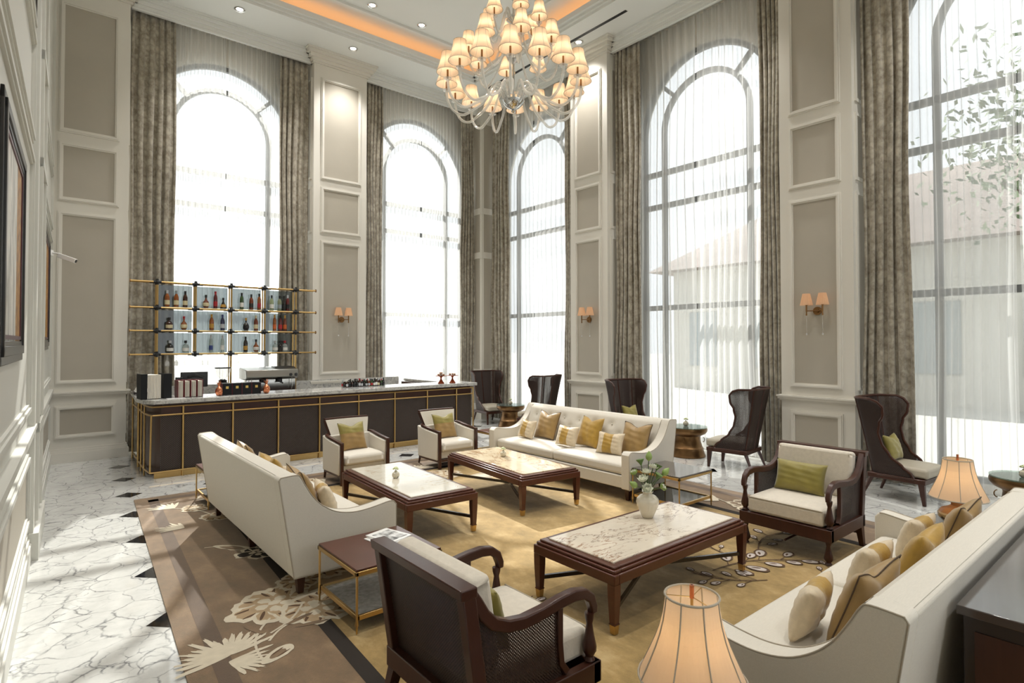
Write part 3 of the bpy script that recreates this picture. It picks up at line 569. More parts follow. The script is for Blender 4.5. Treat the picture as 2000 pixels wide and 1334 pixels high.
def make_sofa(L):
    t = thing('sofa', '', 'sofa', (0, 0, 0)); h = L/2; b = MB()
    for s in (-1, 1): b.prism(SP, min(s*h, s*(h-.13)), max(s*h, s*(h-.13)), 'y')
    b.prism([(0, .925), (.015, .94), (.14, .94), (.16, .9), (.16, .2), (.12, .15)], -h+.12, h-.12, 'y'); b.box(.14, .97, -h+.12, h-.12, .15, .305)
    b.build('frame', 'sofa_fabric', t, .012, seg=3)
    btn = [(y, z) for z in (.56, .68, .80) for y in [(-h+.13)+(L-.26)*(k+.5+(0 if z != .68 else .5))/8 for k in range(8 if z != .68 else 7)]]
    def back(u, v):
        y = (-h+.126)+(L-.252)*u; z = .42+.522*v; x = .345-.17*v**.8+(.03*(1-(2*v-1)**2))
        if v > .93: x -= (v-.93)/.07*.03
        for by, bz in btn:
            d2 = ((y-by)**2+(z-bz)**2)
            if d2 < .03: x -= .024*math.exp(-d2/.0022)
        return (x, y, z)
    b = MB(); b.grid(110, 26, back); b.grid(110, 2, lambda u, v: (back(u, 1)[0]*(1-v)+.02*v, back(u, 1)[1], .948-.006*(2*v-1)**2))
    for by, bz in btn:
        v = (bz-.42)/.53; b.ball((.345-.17*v**.8+.03*(1-(2*v-1)**2)-.014, by, bz), .011, 8)
    b.build('backrest', 'sofa_fabric', t, smooth=70, recalc=False)
    for s in (-1, 1): seatbox('seat_cushion', .33, .955, min(s*.004, s*(h-.133)), max(s*.004, s*(h-.133)), .31, .44, 'sofa_fabric', t, .025)
    for s in (-1, 1):
        for e in (0, 1):
            yy = s*(h-.003) if e == 0 else s*(h-.127); b = MB(); b.tube([(x, yy, z) for x, z in (SP if e == 0 else SP[8:40])], .0042, 6, e == 0); b.build('piping', 'piping', t)
    for x, y in [(x, y) for x in (.2, .9) for y in (-h+.1, 0, h-.1)]:
        b = MB(); b.hexa([(x-.022, y-.022, 0), (x+.022, y-.022, 0), (x+.022, y+.022, 0), (x-.022, y+.022, 0)], [(x-.035, y-.035, .155), (x+.035, y-.035, .155), (x+.035, y+.035, .155), (x-.035, y+.035, .155)]); b.build('leg', 'wood_dark', t)
    return t
SL = 2.84; sf = make_sofa(SL); sf.location = (1.44, 5.935, RZ); tag(sf, 'cream sofa seen from behind, its back to the marble aisle', 'sofa', 'cream upholstered sofas')
dup(sf, (6.65, 5.96, RZ), PI, 'cream button-tufted sofa seen from the front before the tall windows'); dup(sf, (3.95, .72, RZ), PI/2, 'cream sofa in front of the dark console table, nearest the camera')
# ---- cushions on the sofas
def band3(u, v): return 1 if -.42 < u < .42 else 0
g_big = [pillow('throw_cushion', .46, .45, .15, ['satin_bronze', 'dark_piping'], seed=1, cord=1), pillow('throw_cushion', .46, .45, .15, ['satin_gold'], seed=2)]
g_sm = pillow('throw_cushion', .40, .30, .13, ['satin_cream', 'satin_gold'], bands=lambda u, v: 1 if -.5 < u < .3 else 0, chop=.05, seed=3)
def put(src, loc, rz, tilt, label, group, roll=0, first=[]):
    o = src if src.name not in first else src.copy()
    if o is src: first.append(src.name)
    else: C.objects.link(o)
    o.location = loc; o.rotation_euler = (roll, -tilt, rz); return tag(o, label, 'cushion', group)
def on_sofa(lx, ly, sofa):     # local sofa coords to world
    ox, oy, rz = sofa; return (ox+lx*cos(rz)-ly*sin(rz), oy+lx*sin(rz)+ly*cos(rz))
SO = {'L': (1.44, 5.935, 0), 'B': (6.65, 5.96, PI), 'R': (3.95, .72, PI/2)}
SN = {'L': 'the back-turned sofa', 'B': 'the tufted sofa', 'R': 'the sofa before the console'}
for key, rows in {'B': [(.70, 0, .86), (-.20, 1, .0), (-1.03, 0, -.9)], 'L': [(-.85, 0, -.95), (-.08, 1, -.2), (.80, 0, .6)], 'R': [(.72, 0, .95), (-.12, 1, -.02), (-1.0, 0, -.8)]}.items():
    for i, (ly, kind, ly2) in enumerate(rows):
        pos = {'B': ['far left', 'middle', 'near right'], 'L': ['nearest', 'middle', 'farthest'], 'R': ['nearest', 'middle', 'farthest']}[key][i]
        if key == 'B': ly = -ly; ly2 = ly-.24
        elif key == 'L': ly2 = ly+(-.12)
        else: ly2 = ly+(.10)
        x, y = on_sofa(.47, ly, SO[key]); put(g_big[kind], (x, y, RZ+.465), SO[key][2]+random.uniform(-.12, .12), R(21), 'bronze satin cushion, the %s large one on %s' % (pos, SN[key]) if not kind else 'quilted gold cushion, large, midway along %s' % SN[key], 'large gold cushions')
        x, y = on_sofa(.60 if key == 'L' else .66, ly2, SO[key]); put(g_sm, (x, y, RZ+.468), SO[key][2]+random.uniform(-.2, .2), R(20), 'small cream cushion with a gold centre band, %s one on %s' % (pos, SN[key]), 'small banded cushions')
# ================================================================ coffee tables (local centred, long axis y)
def make_table(W_, L_, marble_, label, loc, rz):
    t = thing('coffee_table', label, 'coffee table', loc, rz, 'marble-topped coffee tables'); w, l = W_/2, L_/2
    def ringf(b, e0, e1, z0, z1):
        for q in ((-w+e0, w-e0, -l+e0, -l+e1), (-w+e0, w-e0, l-e1, l-e0), (-w+e0, -w+e1, -l+e1, l-e1), (w-e1, w-e0, -l+e1, l-e1)): b.box(*q, z0, z1)
    b = MB(); ringf(b, 0, .05, .335, .405); ringf(b, .016, .09, .405, .428); ringf(b, .034, .10, .428, .445); b.box(-w+.05, w-.05, -l+.05, l-.05, .38, .42); b.build('frame', 'wood_red', t, .007)
    b = MB(); b.box(-w+.085, w-.085, -l+.085, l-.085, .421, .456); b.build('marble_top', marble_, t, .006)
    for sx in (-1, 1):
        for sy in (-1, 1):
            b = MB(); x, y = sx*(w-.035), sy*(l-.035)
            secs = [(.335, .032, 0), (.25, .031, 0), (.12, .025, .004), (.07, .0225, .006)]
            for (za, ra, oa), (zb, rb, ob) in zip(secs, secs[1:]):
                A = [(x+i*ra-sx*-oa*.0, y+j*ra, za) for i, j in ((-1, -1), (1, -1), (1, 1), (-1, 1))]; B = [(x+i*rb, y+j*rb, zb) for i, j in ((-1, -1), (1, -1), (1, 1), (-1, 1))]; b.hexa(B, A)
            b.box(x-.026, x+.026, y-.026, y+.026, .062, .07); lg = b.build('leg', 'wood_red', t)
            b = MB(); b.hexa([(x+i*.019, y+j*.019, 0) for i, j in ((-1, -1), (1, -1), (1, 1), (-1, 1))], [(x+i*.0235, y+j*.0235, .062) for i, j in ((-1, -1), (1, -1), (1, 1), (-1, 1))]); b.build('brass_tip', 'brass', lg)
    b = MB(); 
    for s in (-1, 1): b.tube([(-s*(w-.04), -(l-.04), .15), (s*(w-.04), (l-.04), .15)], .021, 4, sx=.8, up=(0, 0, 1))
    b.build('stretcher', 'wood_black', t); return t
make_table(.82, 1.76, 'pale_marble', 'coffee table with a polished pale marble top, beside the sofa seen from behind', (3.24, 5.80, RZ), R(-3))
make_table(.88, 1.80, 'busy_marble', 'coffee table with brown-streaked marble top in front of the tufted sofa', (4.80, 5.83, RZ), R(-5.5))
make_table(.82, 1.76, 'table_marble', 'nearest coffee table, its cream marble veined rust-brown, holding the lotus vase', (3.90, 2.965, RZ), R(90))
# ================================================================ brass end tables (local: centre)
def make_end(loc, label, top='wood_red', shelf='granite'):
    t = thing('end_table', label, 'side table', loc, 0, 'brass-framed end tables'); r = .345; b = MB()
    for q in ((-r, r, -r, -r+.022), (-r, r, r-.022, r), (-r, -r+.022, -r, r), (r-.022, r, -r, r)): b.box(*q, .392, .42)
    b.build('frame', 'brass', t, .003)
    for x in (-1, 1):
        for y in (-1, 1): b = MB(); b.lathe([(.006, 0), (.008, .05), (.013, .055), (.0115, .075), (.0085, .10), (.0085, .395)], 10, (x*(r-.013), y*(r-.013))); b.build('leg', 'brass', t)
    b = MB(); b.box(-r+.006, r-.006, -r+.006, r-.006, .42, .436); b.build('table_top', top, t, .004)
    e = MB(); 
    for q in ((-r+.015, r-.015, -r+.015, -r+.035), (-r+.015, r-.015, r-.035, r-.015), (-r+.015, -r+.035, -r+.015, r-.015), (r-.035, r-.015, -r+.015, r-.015)): e.box(*q, .085, .118)
    e.box(-r+.03, r-.03, -r+.03, r-.03, .088, .1); e.build('lower_rim', 'brass', t, .002); b = MB(); b.box(-r+.034, r-.034, -r+.034, r-.034, .1, .106); b.build('shelf', shelf, t); return t
make_end((2.035, 4.035, RZ), 'brass and dark wood end table holding magazines, beside the cane armchair seen from behind')
make_end((6.02, 4.185, RZ), 'brass end table with a polished dark top between tufted sofa and olive-cushioned armchair', 'lacquer_top', 'smoked_glass')
make_end((1.93, 7.88, RZ), 'brass end table mostly hidden past the far arm of the sofa seen from behind')
make_end((6.35, 7.88, RZ), 'brass end table between the far tub chair and the tufted sofa')
make_end((5.92, 1.28, RZ), 'end table under the scrollwork lamp, past the far arm of the nearest sofa', 'lacquer_top'); make_end((2.02, 1.22, RZ), 'end table under the large glowing lamp at the bottom of the picture', 'wood_black')
# console behind the near sofa
t = thing('console_table', 'tall dark wood console table behind the nearest sofa', 'console table', (4.0, .37, 0)); b = MB(); b.box(-.93, .93, -.29, .29, .05, .80); b.box(-.945, .945, -.30, .30, .0, .06); b.build('body', 'wood_black', t, .004)
b = MB(); b.box(-.95, .95, -.31, .31, .80, .84); b.build('table_top', 'lacquer_top', t, .004); b = MB(); b.box(-.936, -.93, -.25, .25, .14, .74); b.build('side_panel', 'wood_dark', t)
for o in [t]: o.location = (4.05, .395, RZ)
# magazines on near end table
b = MB(); b.box(-.11, .11, -.15, .15, 0, .006)
for i, (dx, dy, rz, z, s, l) in enumerate(((.02, -.02, .15, 0, 1.05, 'bottom magazine of the stack, sticking out, on the brass end table'), (.03, .0, .05, .007, 1, 'middle magazine of the stack on the brass end table'), (.05, .02, .28, .017, 1, 'top magazine with a grey photo cover on the brass end table'))):
    b = MB(); b.box(-.11*s, .11*s, -.145*s, .145*s, 0, .006 if i != 1 else .009); t = thing('magazine', l, 'magazine', (2.12+dx, 4.12+dy, RZ+.4365+z), rz+.0, 'magazines on the end table'); b.build('pages', 'white_gloss', t)
    if i == 2:
        t2 = NT('cover_photo'); t2.put(t2.b.inputs['Base Color'], t2.ramp(t2.noise(14, 4), [(.35, H('#4b4b4b')), (.5, H('#b9b9b7')), (.65, H('#efefee'))])); M['cover'] = t2.m; b = MB(); b.box(-.085, .09, -.12, .10, .006, .0066); b.build('cover_picture', 'cover', t)
# ================================================================ cane armchairs (local: front +x, back top x=0)
RAIL = [(.045, .885), (.085, .83), (.125, .765), (.18, .71), (.26, .675), (.36, .66), (.48, .668), (.60, .685), (.70, .692), (.775, .68), (.825, .645), (.848, .59), (.85, .555)]
def cane_panel(b, poly, a0, a1, axis='y', th=0):
    b.prism(poly, a0, a1, axis, uv=True)
def turned(b, x, y, z0, z1, r=.03):
    h = z1-z0; b.lathe([(r*.55, 0), (r*.9, .03*h), (r*.6, .10*h), (r*1.1, .22*h), (r*1.15, .32*h), (r*.75, .55*h), (r*.5, .78*h), (r*.75, .9*h), (r*.8, h)], 12, (x, y), True, z0)
def make_cane():
    t = thing('cane_armchair', '', 'armchair', (0, 0, 0)); hw = .43; b = MB()
    # apron
    for q in ((.10, .875, -hw, -hw+.05), (.10, .875, hw-.05, hw), (.82, .88, -hw, hw), (.08, .14, -hw, hw)): b.box(q[0], q[1], q[2], q[3], .205, .315)
    b.box(.1, .86, -hw+.04, hw-.04, .22, .25); b.build('seat_frame', 'wood_dark', t, .006)
    for s in (-1, 1):
        y = s*(hw-.035); b = MB(); b.tube([(x, y, z) for x, z in RAIL], [.036]*9+[.034, .032, .030, .026], 4, sx=1.15, up=(0, 1, 0)); b.build('armrest', 'wood_dark', t, .008)
        b = MB(); b.hexa([(.10, y-.03, .2), (.17, y-.03, .2), (.17, y+.03, .2), (.10, y+.03, .2)], [(-.005, y-.03, .90), (.065, y-.03, .90), (.065, y+.03, .90), (-.005, y+.03, .90)]); b.build('back_post', 'wood_dark', t, .006)
        b = MB(); b.tube([(.60, y, .66), (.60, y, .48), (.61, y, .38), (.65, y, .325)], .024, 4, sx=1, up=(0, 1, 0)); b.build('arm_support', 'wood_dark', t, .004)
        b = MB(); turned(b, .825, y, .315, .565, .033); b.build('baluster', 'wood_dark', t)
        b = MB(); top = [(x, z-.02) for x, z in RAIL if x < .61]; cane_panel(b, [(.14, .31), (.62, .31), (.60, .38)]+top[::-1]+[(.09, .70)], y-.004, y+.004); b.build('side_cane', 'cane', t, smooth=0)
        b = MB(); turned(b, .83, s*(hw-.045), 0, .21, .034); b.build('leg', 'wood_dark', t)
        b = MB(); yy = s*(hw-.04); b.hexa([(.03, yy-.02, 0), (.075, yy-.02, 0), (.075, yy+.02, 0), (.03, yy+.02, 0)], [(.09, yy-.03, .22), (.16, yy-.03, .22), (.16, yy+.03, .22), (.09, yy+.03, .22)]); b.build('leg', 'wood_dark', t)
    b = MB(); b.hexa([(-.012, -hw, .865), (.075, -hw, .865), (.075, hw, .865), (-.012, hw, .865)], [(-.02, -hw-.004, .915), (.07, -hw-.004, .915), (.07, hw+.004, .915), (-.02, hw+.004, .915)]); b.build('top_rail', 'wood_dark', t, .006)
    b = MB(); n = hw-.06; P = [(.125, -n, .31), (.125, n, .31), (.03, n, .87), (.03, -n, .87)]; b.add(P+[(x+.006, y, z) for x, y, z in P], [(0, 1, 2, 3), (7, 6, 5, 4), (0, 4, 5, 1), (2, 6, 7, 3), (1, 5, 6, 2), (3, 7, 4, 0)], [(0, 0), (.74, 0), (.74, .57), (0, .57)]*2); b.build('back_cane', 'cane', t, smooth=0)
    b = MB(); b.tube([(.1, 0, .12), (.83, 0, .12)], .012, 4); b.tube([(.09, -hw+.05, .13), (.09, hw-.05, .13)], .013, 4); b.build('stretcher', 'wood_dark', t)
    seatbox('seat_cushion', .19, .86, -hw+.075, hw-.075, .317, .47, 'cushion_cream', t, .02, .03)
    bc = seatbox('back_cushion', 0, .45, -hw+.07, hw-.07, 0, .12, 'cushion_cream', t, .02, .035); bc.rotation_euler = (0, R(-99), 0); bc.location = (.27, 0, .475)
    b = MB(); b.tube([(.858, -hw+.08, .462), (.858, hw-.08, .462)], .005, 6); b.build('piping', 'piping', t); return t
ca = make_cane(); ca.location = (1.43, 2.475, RZ); tag(ca, 'dark wood cane armchair seen from behind, at the bottom middle', 'armchair', 'cane armchairs')
dup(ca, (6.29, 2.545, RZ), PI, 'dark wood cane armchair with an olive lumbar cushion, facing left')
o = pillow('throw_cushion', .50, .31, .14, ['olive_satin'], chop=.0, seed=8, cord=None); o.location = (6.29-.42, 2.60, RZ+.485); o.rotation_euler = (0, R(-16), PI); tag(o, 'olive satin lumbar cushion on the cane armchair facing left', 'cushion')
o2 = o.copy(); C.objects.link(o2); o2.location = (1.43+.37, 2.43, RZ+.485); o2.rotation_euler = (0, R(-16), 0); tag(o2, 'olive cushion almost hidden in the cane armchair seen from behind', 'cushion')
# ================================================================ tub chairs (local: front +x; x=0 back top)
def make_tub():
    t = thing('tub_chair', '', 'armchair', (0, 0, 0)); hw = .385
    b = MB(); side = [(.10, .13), (.66, .13), (.66, .55), (.50, .565), (.34, .58), (.2, .60), (.10, .62)]
    for s in (-1, 1): b.prism(side, min(s*hw, s*(hw-.075)), max(s*hw, s*(hw-.075)), 'y')
    b.hexa([(.08, -hw, .13), (.17, -hw, .13), (.17, hw, .13), (.08, hw, .13)], [(.04, -hw+.01, .62), (.16, -hw+.01, .62), (.16, hw-.01, .62), (.04, hw-.01, .62)]); b.box(.12, .64, -hw+.05, hw-.05, .14, .26); b.build('body', 'sofa_fabric', t, .015)
    for s in (-1, 1): b = MB(); b.tube([(.11, s*(hw-.06), .635), (.16, s*(hw-.03), .628), (.28, s*(hw-.03), .612), (.45, s*(hw-.035), .592), (.60, s*(hw-.035), .58), (.70, s*(hw-.035), .57)], .021, 4, sx=1.6, up=(0, 0, 1)); b.build('armrest', 'wood_dark', t, .004)
    for s in (-1, 1):
        b = MB(); b.box(.665, .705, s*(hw-.035)-.022, s*(hw-.035)+.022, 0, .57); b.build('leg', 'wood_dark', t, .004)
        b = MB(); b.tube([(.02, s*(hw-.06), 0), (.06, s*(hw-.05), .07), (.10, s*(hw-.04), .15)], [.016, .02, .026], 4); b.build('leg', 'wood_dark', t)
    b = MB(); b.box(.12, .69, -hw+.01, hw-.01, .105, .14); b.build('apron', 'wood_dark', t, .003)
    # back: upholstered slab with a curved wooden frame, wider at the top
    def bk(u, v, o): y = (2*u-1)*(.27+.065*v); return (.10-.10*v+o-.03*(1-(2*u-1)**2)*1.0, y, .56+.275*v)
    b = MB(); b.grid(10, 6, lambda u, v: bk(u, v, .065)); b.grid(10, 6, lambda u, v: bk(u, v, -.01)); b.grid(10, 1, lambda u, v: bk(u, 1, .065-.075*v)); b.build('backrest', 'sofa_fabric', t, smooth=60, recalc=False)
    b = MB(); pts = [bk(0, 0, .03)]+[bk(0, 1, .03)]; b.tube([bk(0, k/4, .025) for k in range(5)], .022, 4, sx=1.4, up=(0, 1, 0)); b.tube([bk(1, k/4, .025) for k in range(5)], .022, 4, sx=1.4, up=(0, 1, 0)); b.tube([bk(k/10, 1.03, .025) for k in range(11)], .022, 4, sx=1.5, up=(0, 0, 1)); b.build('back_frame', 'wood_dark', t, .003)
    seatbox('seat_cushion', .16, .695, -hw+.08, hw-.08, .262, .385, 'sofa_fabric', t, .035, .04); return t
tb = make_tub(); tb.location = (3.635, 8.33, RZ); tb.rotation_euler = (0, 0, -PI/2); tag(tb, 'cream tub chair with wooden rails in front of the bar, left one', 'armchair', 'tub chairs before the bar')
dup(tb, (5.23, 8.33, RZ), -PI/2, 'cream tub chair with wooden rails beside the streaked marble table')
tp = pillow('throw_cushion', .42, .42, .14, ['satin_bronze', 'olive_satin'], bands=lambda u, v: 1 if v > .2 else 0, seed=12)
for i, x in enumerate((3.61, 5.21)):
    o = tp if i == 0 else tp.copy()
    if i: C.objects.link(o)
    o.location = (x, 7.945, RZ+.41); o.rotation_euler = (0, R(-20), -PI/2+(.06 if i == 0 else .0)); tag(o, 'green and bronze two-tone cushion on the %s' % ('left tub chair' if i == 0 else 'right tub chair'), 'cushion', 'two-tone cushions')
# ================================================================ tall winged cane chairs (local: front +x, back foot x=0)
def make_wing():
    t = thing('wing_chair', '', 'wing chair', (0, 0, 0)); H0, H1 = .30, 1.27
    def wext(v):      # how far the wing reaches forward at height v
        pts = [(0, .40), (.07, .38), (.15, .30), (.27, .19), (.42, .13), (.55, .12), (.68, .16), (.80, .23), (.90, .25), (.96, .21), (1, .12)]
        for (a, x), (b_, y) in zip(pts, pts[1:]):
            if a <= v <= b_: f = (v-a)/(b_-a); f = f*f*(3-2*f); return x+(y-x)*f
        return .1
    def sh(s, v, o=0):     # s -1..1 round the shell
        hw = .29+.08*v**1.5; lean = .06-.17*v; r = .10; w = wext(v); z = H0+(H1-H0)*v; k = abs(s); sg = 1 if s >= 0 else -1
        if k < .5: y = (hw-r)*k/.5; x = lean-.012*(1-(k/.5)**2)
        elif k < .65: a = (k-.5)/.15*PI/2; y = hw-r+r*sin(a); x = lean+r*(1-cos(a))
        else: f = (k-.65)/.35; y = hw+.05*f*v; x = lean+r+w*f
        return (x, sg*y, z)
    def arc_len(s, v): return abs(s)*.75*(1 if s >= 0 else -1)
    b = MB(); b.grid(48, 30, lambda u, v: sh(2*u-1, v), lambda u, v: (u*1.5, v*.97)); b.build('cane_shell', 'cane_wing', t, smooth=180, recalc=False, solid=.008)
    b = MB(); edge = [sh(-1, k/30) for k in range(31)]+[sh(-1+2*k/30, 1) for k in range(1, 30)]+[sh(1, 1-k/30) for k in range(31)]; b.tube(edge, .017, 7); b.tube([sh(-1+2*k/40, 0) for k in range(41)], .024, 4)
    b.tube([sh(0, k/20) for k in range(21)], .017, 4); b.tube([sh(.56, k/20) for k in range(21)], .012, 5); b.tube([sh(-.56, k/20) for k in range(21)], .012, 5); b.build('wood_trim', 'wood_dark', t)
    b = MB(); b.box(.03, .68, -.31, .31, .255, .32); b.build('seat_frame', 'wood_dark', t, .01)
    seatbox('seat_cushion', .09, .70, -.275, .275, .325, .44, 'seat_leather', t, .03, .03)
    for s in (-1, 1):
        b = MB(); b.hexa([(.64, s*.27-.016, 0), (.675, s*.27-.016, 0), (.675, s*.27+.016, 0), (.64, s*.27+.016, 0)], [(.60, s*.28-.028, .26), (.67, s*.28-.028, .26), (.67, s*.28+.028, .26), (.60, s*.28+.028, .26)]); b.build('leg', 'wood_dark', t, .003)
        b = MB(); b.tube([(-.04, s*.28, 0), (.01, s*.27, .12), (.07, s*.26, .27)], [.016, .021, .032], 4); b.build('leg', 'wood_dark', t)
    return t
cane('cane_wing', '#33231d', 72)
wg = make_wing(); G = 'tall winged cane chairs by the windows'
wg.location = (8.72, 4.50, 0); wg.rotation_euler = (0, 0, R(97)); tag(wg, 'winged cane chair showing its back, left of the drum table by the middle window'.replace('left', 'right'), 'wing chair', G)
dup(wg, (8.66, 2.83, 0), R(-94), 'winged cane chair in profile with pale leather seat, in front of the rightmost window')
dup(wg, (8.80, 7.25, 0), R(-100), 'winged cane chair holding an olive cushion, behind the tufted sofa')
dup(wg, (8.70, 9.20, 0), R(98), 'winged cane chair seen from the back above the tufted sofa, by the corner window')
dup(wg, (8.80, 11.72, 0), R(-97), 'winged cane chair in the far corner beside the bar end')
oc = pillow('throw_cushion', .36, .34, .13, ['olive_satin'], chop=.12, seed=21); oc.location = (8.78, 6.98, .47); oc.rotation_euler = (0, R(-18), R(-100)); tag(oc, 'olive cushion in the winged cane chair behind the tufted sofa', 'cushion', 'olive cushions in wing chairs')
o = oc.copy(); C.objects.link(o); o.location = (8.64, 2.56, .47); o.rotation_euler = (0, R(-18), R(-94)); tag(o, 'olive cushion in the winged cane chair in front of the rightmost window', 'cushion')
# ================================================================ bronze drum tables
def make_drum(loc, label):
    t = thing('drum_table', label, 'side table', loc, 0, 'bronze drum tables'); b = MB()
    b.lathe([(.30, 0), (.305, .02), (.295, .04), (.275, .10), (.262, .14), (.266, .155), (.25, .17), (.222, .27), (.215, .33), (.222, .36), (.30, .40), (.333, .44), (.338, .475), (.33, .50), (.31, .508), (.0, .508)], 48, cap=False); b.build('drum', 'bronze', t)
    b = MB(); b.lathe([(.0, .51), (.335, .51), (.335, .52), (0, .52)], 48, cap=False); b.build('glass_top', 'green_glass', t)
    for a in (0, 90, 180, 270):
        a = R(a+20); b = MB(); c = Vector((cos(a)*.262, sin(a)*.262, .345)); b.tube([c+Vector((cos(a)*.03*sin(k*PI/8), sin(a)*.03*sin(k*PI/8), -.04+.04*cos(k*PI/8)))+Vector((-sin(a), cos(a), 0))*0 for k in range(9)], .006, 6); b.build('handle', 'bronze', t)
    return t
make_drum((8.88, 5.84, 0), 'bronze drum table with glass top, between two wing chairs at the middle window')
make_drum((8.72, 10.55, 0), 'bronze drum table with glass top, in the far corner by the corner window'); make_drum((8.40, 1.25, 0), 'bronze drum table cut by the right edge, with a glass top')
# ================================================================ small flower vases
def make_bud(loc, label, s=1):
    t = thing('bud_vase', label, 'vase', loc, 0, 'small spotted bud vases'); b = MB(); b.lathe([(.022, 0), (.036, .012), (.042, .035), (.038, .058), (.020, .07), (.013, .075), (.016, .082), (.012, .083), (.010, .07)], 20); b.build('vase', 'spotted', t)
    f = MB(); f.tube([(0, 0, .06), (.002, .002, .10)], .003, 6); f.build('stem', 'stem_green', t)
    b = MB()
    for k in range(12):
        a = k*2.4; r = .006+.0022*k; b.ball((cos(a)*r*.9, sin(a)*r*.9, .118-.0014*k), .013, 6, .8)
    b.build('blossom', 'blossom', t, smooth=80); t.scale = (s, s, s); return t
make_bud((3.14, 5.83, RZ+.4562), 'small spotted bud vase on the polished pale marble table'); make_bud((4.83, 6.00, RZ+.4562), 'small spotted bud vase on the brown-streaked marble table')
make_bud((8.86, 5.86, .5205), 'small spotted bud vase on the drum table at the middle window', 1.15); make_bud((8.72, 10.55, .5205), 'small spotted bud vase on the drum table in the far corner', 1.15); make_bud((8.33, 1.27, .5205), 'small spotted bud vase on the drum table at the right edge', 1.1)
# ================================================================ lotus vase
vx, vy = 4.13, 3.12; t = thing('vase', 'cream ceramic vase on the nearest coffee table, holding lotus flowers', 'vase', (vx, vy, RZ+.4562)); b = MB()
b.lathe([(.042, 0), (.048, .004), (.068, .05), (.09, .10), (.098, .135), (.092, .165), (.068, .19), (.043, .20), (.038, .212), (.05, .224), (.047, .228), (.036, .222), (.034, .205)], 40); b.build('body', 'ceramic_cream', t, recalc=False)
RT = Vector((cos(.693), -sin(.693), 0)); FW = Vector((sin(.693), cos(.693), 0)); random.seed(3)
FLW = [(-.05, .03, .455, 'pod'), (.012, .0, .50, 'bud'), (.055, .03, .42, 'flower'), (-.105, .0, .37, 'open'), (-.105, -.03, .275, 'bud'), (-.045, -.04, .335, 'flower'), (-.01, .0, .385, 'flower'), (-.015, -.06, .26, 'flower'), (.075, -.03, .345, 'pod'), (.09, .03, .41, 'pod'), (.14, .0, .37, 'side'), (.10, -.05, .265, 'open')]
for i, (r, f, z, k) in enumerate(FLW):
    p = RT*r+FW*f+Vector((0, 0, z)); d = (p-Vector((0, 0, .2))).normalized()
    lab = {'pod': 'green lotus seed pod', 'bud': 'closed green lotus bud', 'flower': 'open ruffled white lotus', 'open': 'pale half-open lotus', 'side': 'green lotus bud pointing right'}[k]
    c = thing('lotus_flower', lab+' in the cream vase, %s' % ['upper left', 'topmost', 'upper right of centre', 'far left', 'lower left', 'left of centre', 'middle', 'lowest above the rim', 'right of centre', 'upper right behind', 'far right', 'lower right'][i], 'flower', (vx, vy, RZ+.4562), 0, 'lotus stems in the vase')
    b = MB(); b.tube([(r*-.05, 0, .17), tuple(Vector((0, 0, .2))+(p-Vector((0, 0, .2)))*.5+Vector((0, 0, .02))), tuple(p)], .0045, 6); b.build('stem', 'stem_green', c); q = d.to_track_quat('Z', 'Y').to_matrix().to_4x4()
    b = MB(Matrix.Translation(p) @ q)
    if k == 'pod': b.lathe([(.006, -.01), (.016, .01), (.034, .035), (.036, .042), (.001, .044)], 14); b.build('head', 'leaf_green', c)
    elif k in ('bud', 'side'): b.lathe([(.004, -.012), (.024, .005), (.03, .025), (.022, .05), (.008, .068), (.0008, .078)], 12); b.build('head', 'bud_green', c)
    else:
        for ring, (n, a, rr) in enumerate(((7, 1.15, .042), (7, .75, .038), (6, .4, .032), (4, .15, .026))):
            b.m = 1 if ring == 0 and k == 'open' else 0
            for j in range(n):
                th = 2*PI*j/n+ring*.4; o = Vector((cos(th), sin(th), 0)); sd = Vector((-sin(th), cos(th), 0)); up = Vector((0, 0, 1)); a2 = a if k == 'flower' else a*.6; tip = (o*sin(a2)+up*cos(a2))*rr*1.3; md = (o*sin(a2+.3)+up*cos(a2+.3))*rr*.75
                b.add([o*.004, md-sd*rr*.5, tip-sd*rr*.12, tip+sd*rr*.12, md+sd*rr*.5, md+o*.006], [(0, 5, 1), (1, 5, 2), (2, 5, 3), (3, 5, 4), (4, 5, 0)])
        b.build('head', ['petal', 'bud_green'], c, smooth=60, recalc=False)
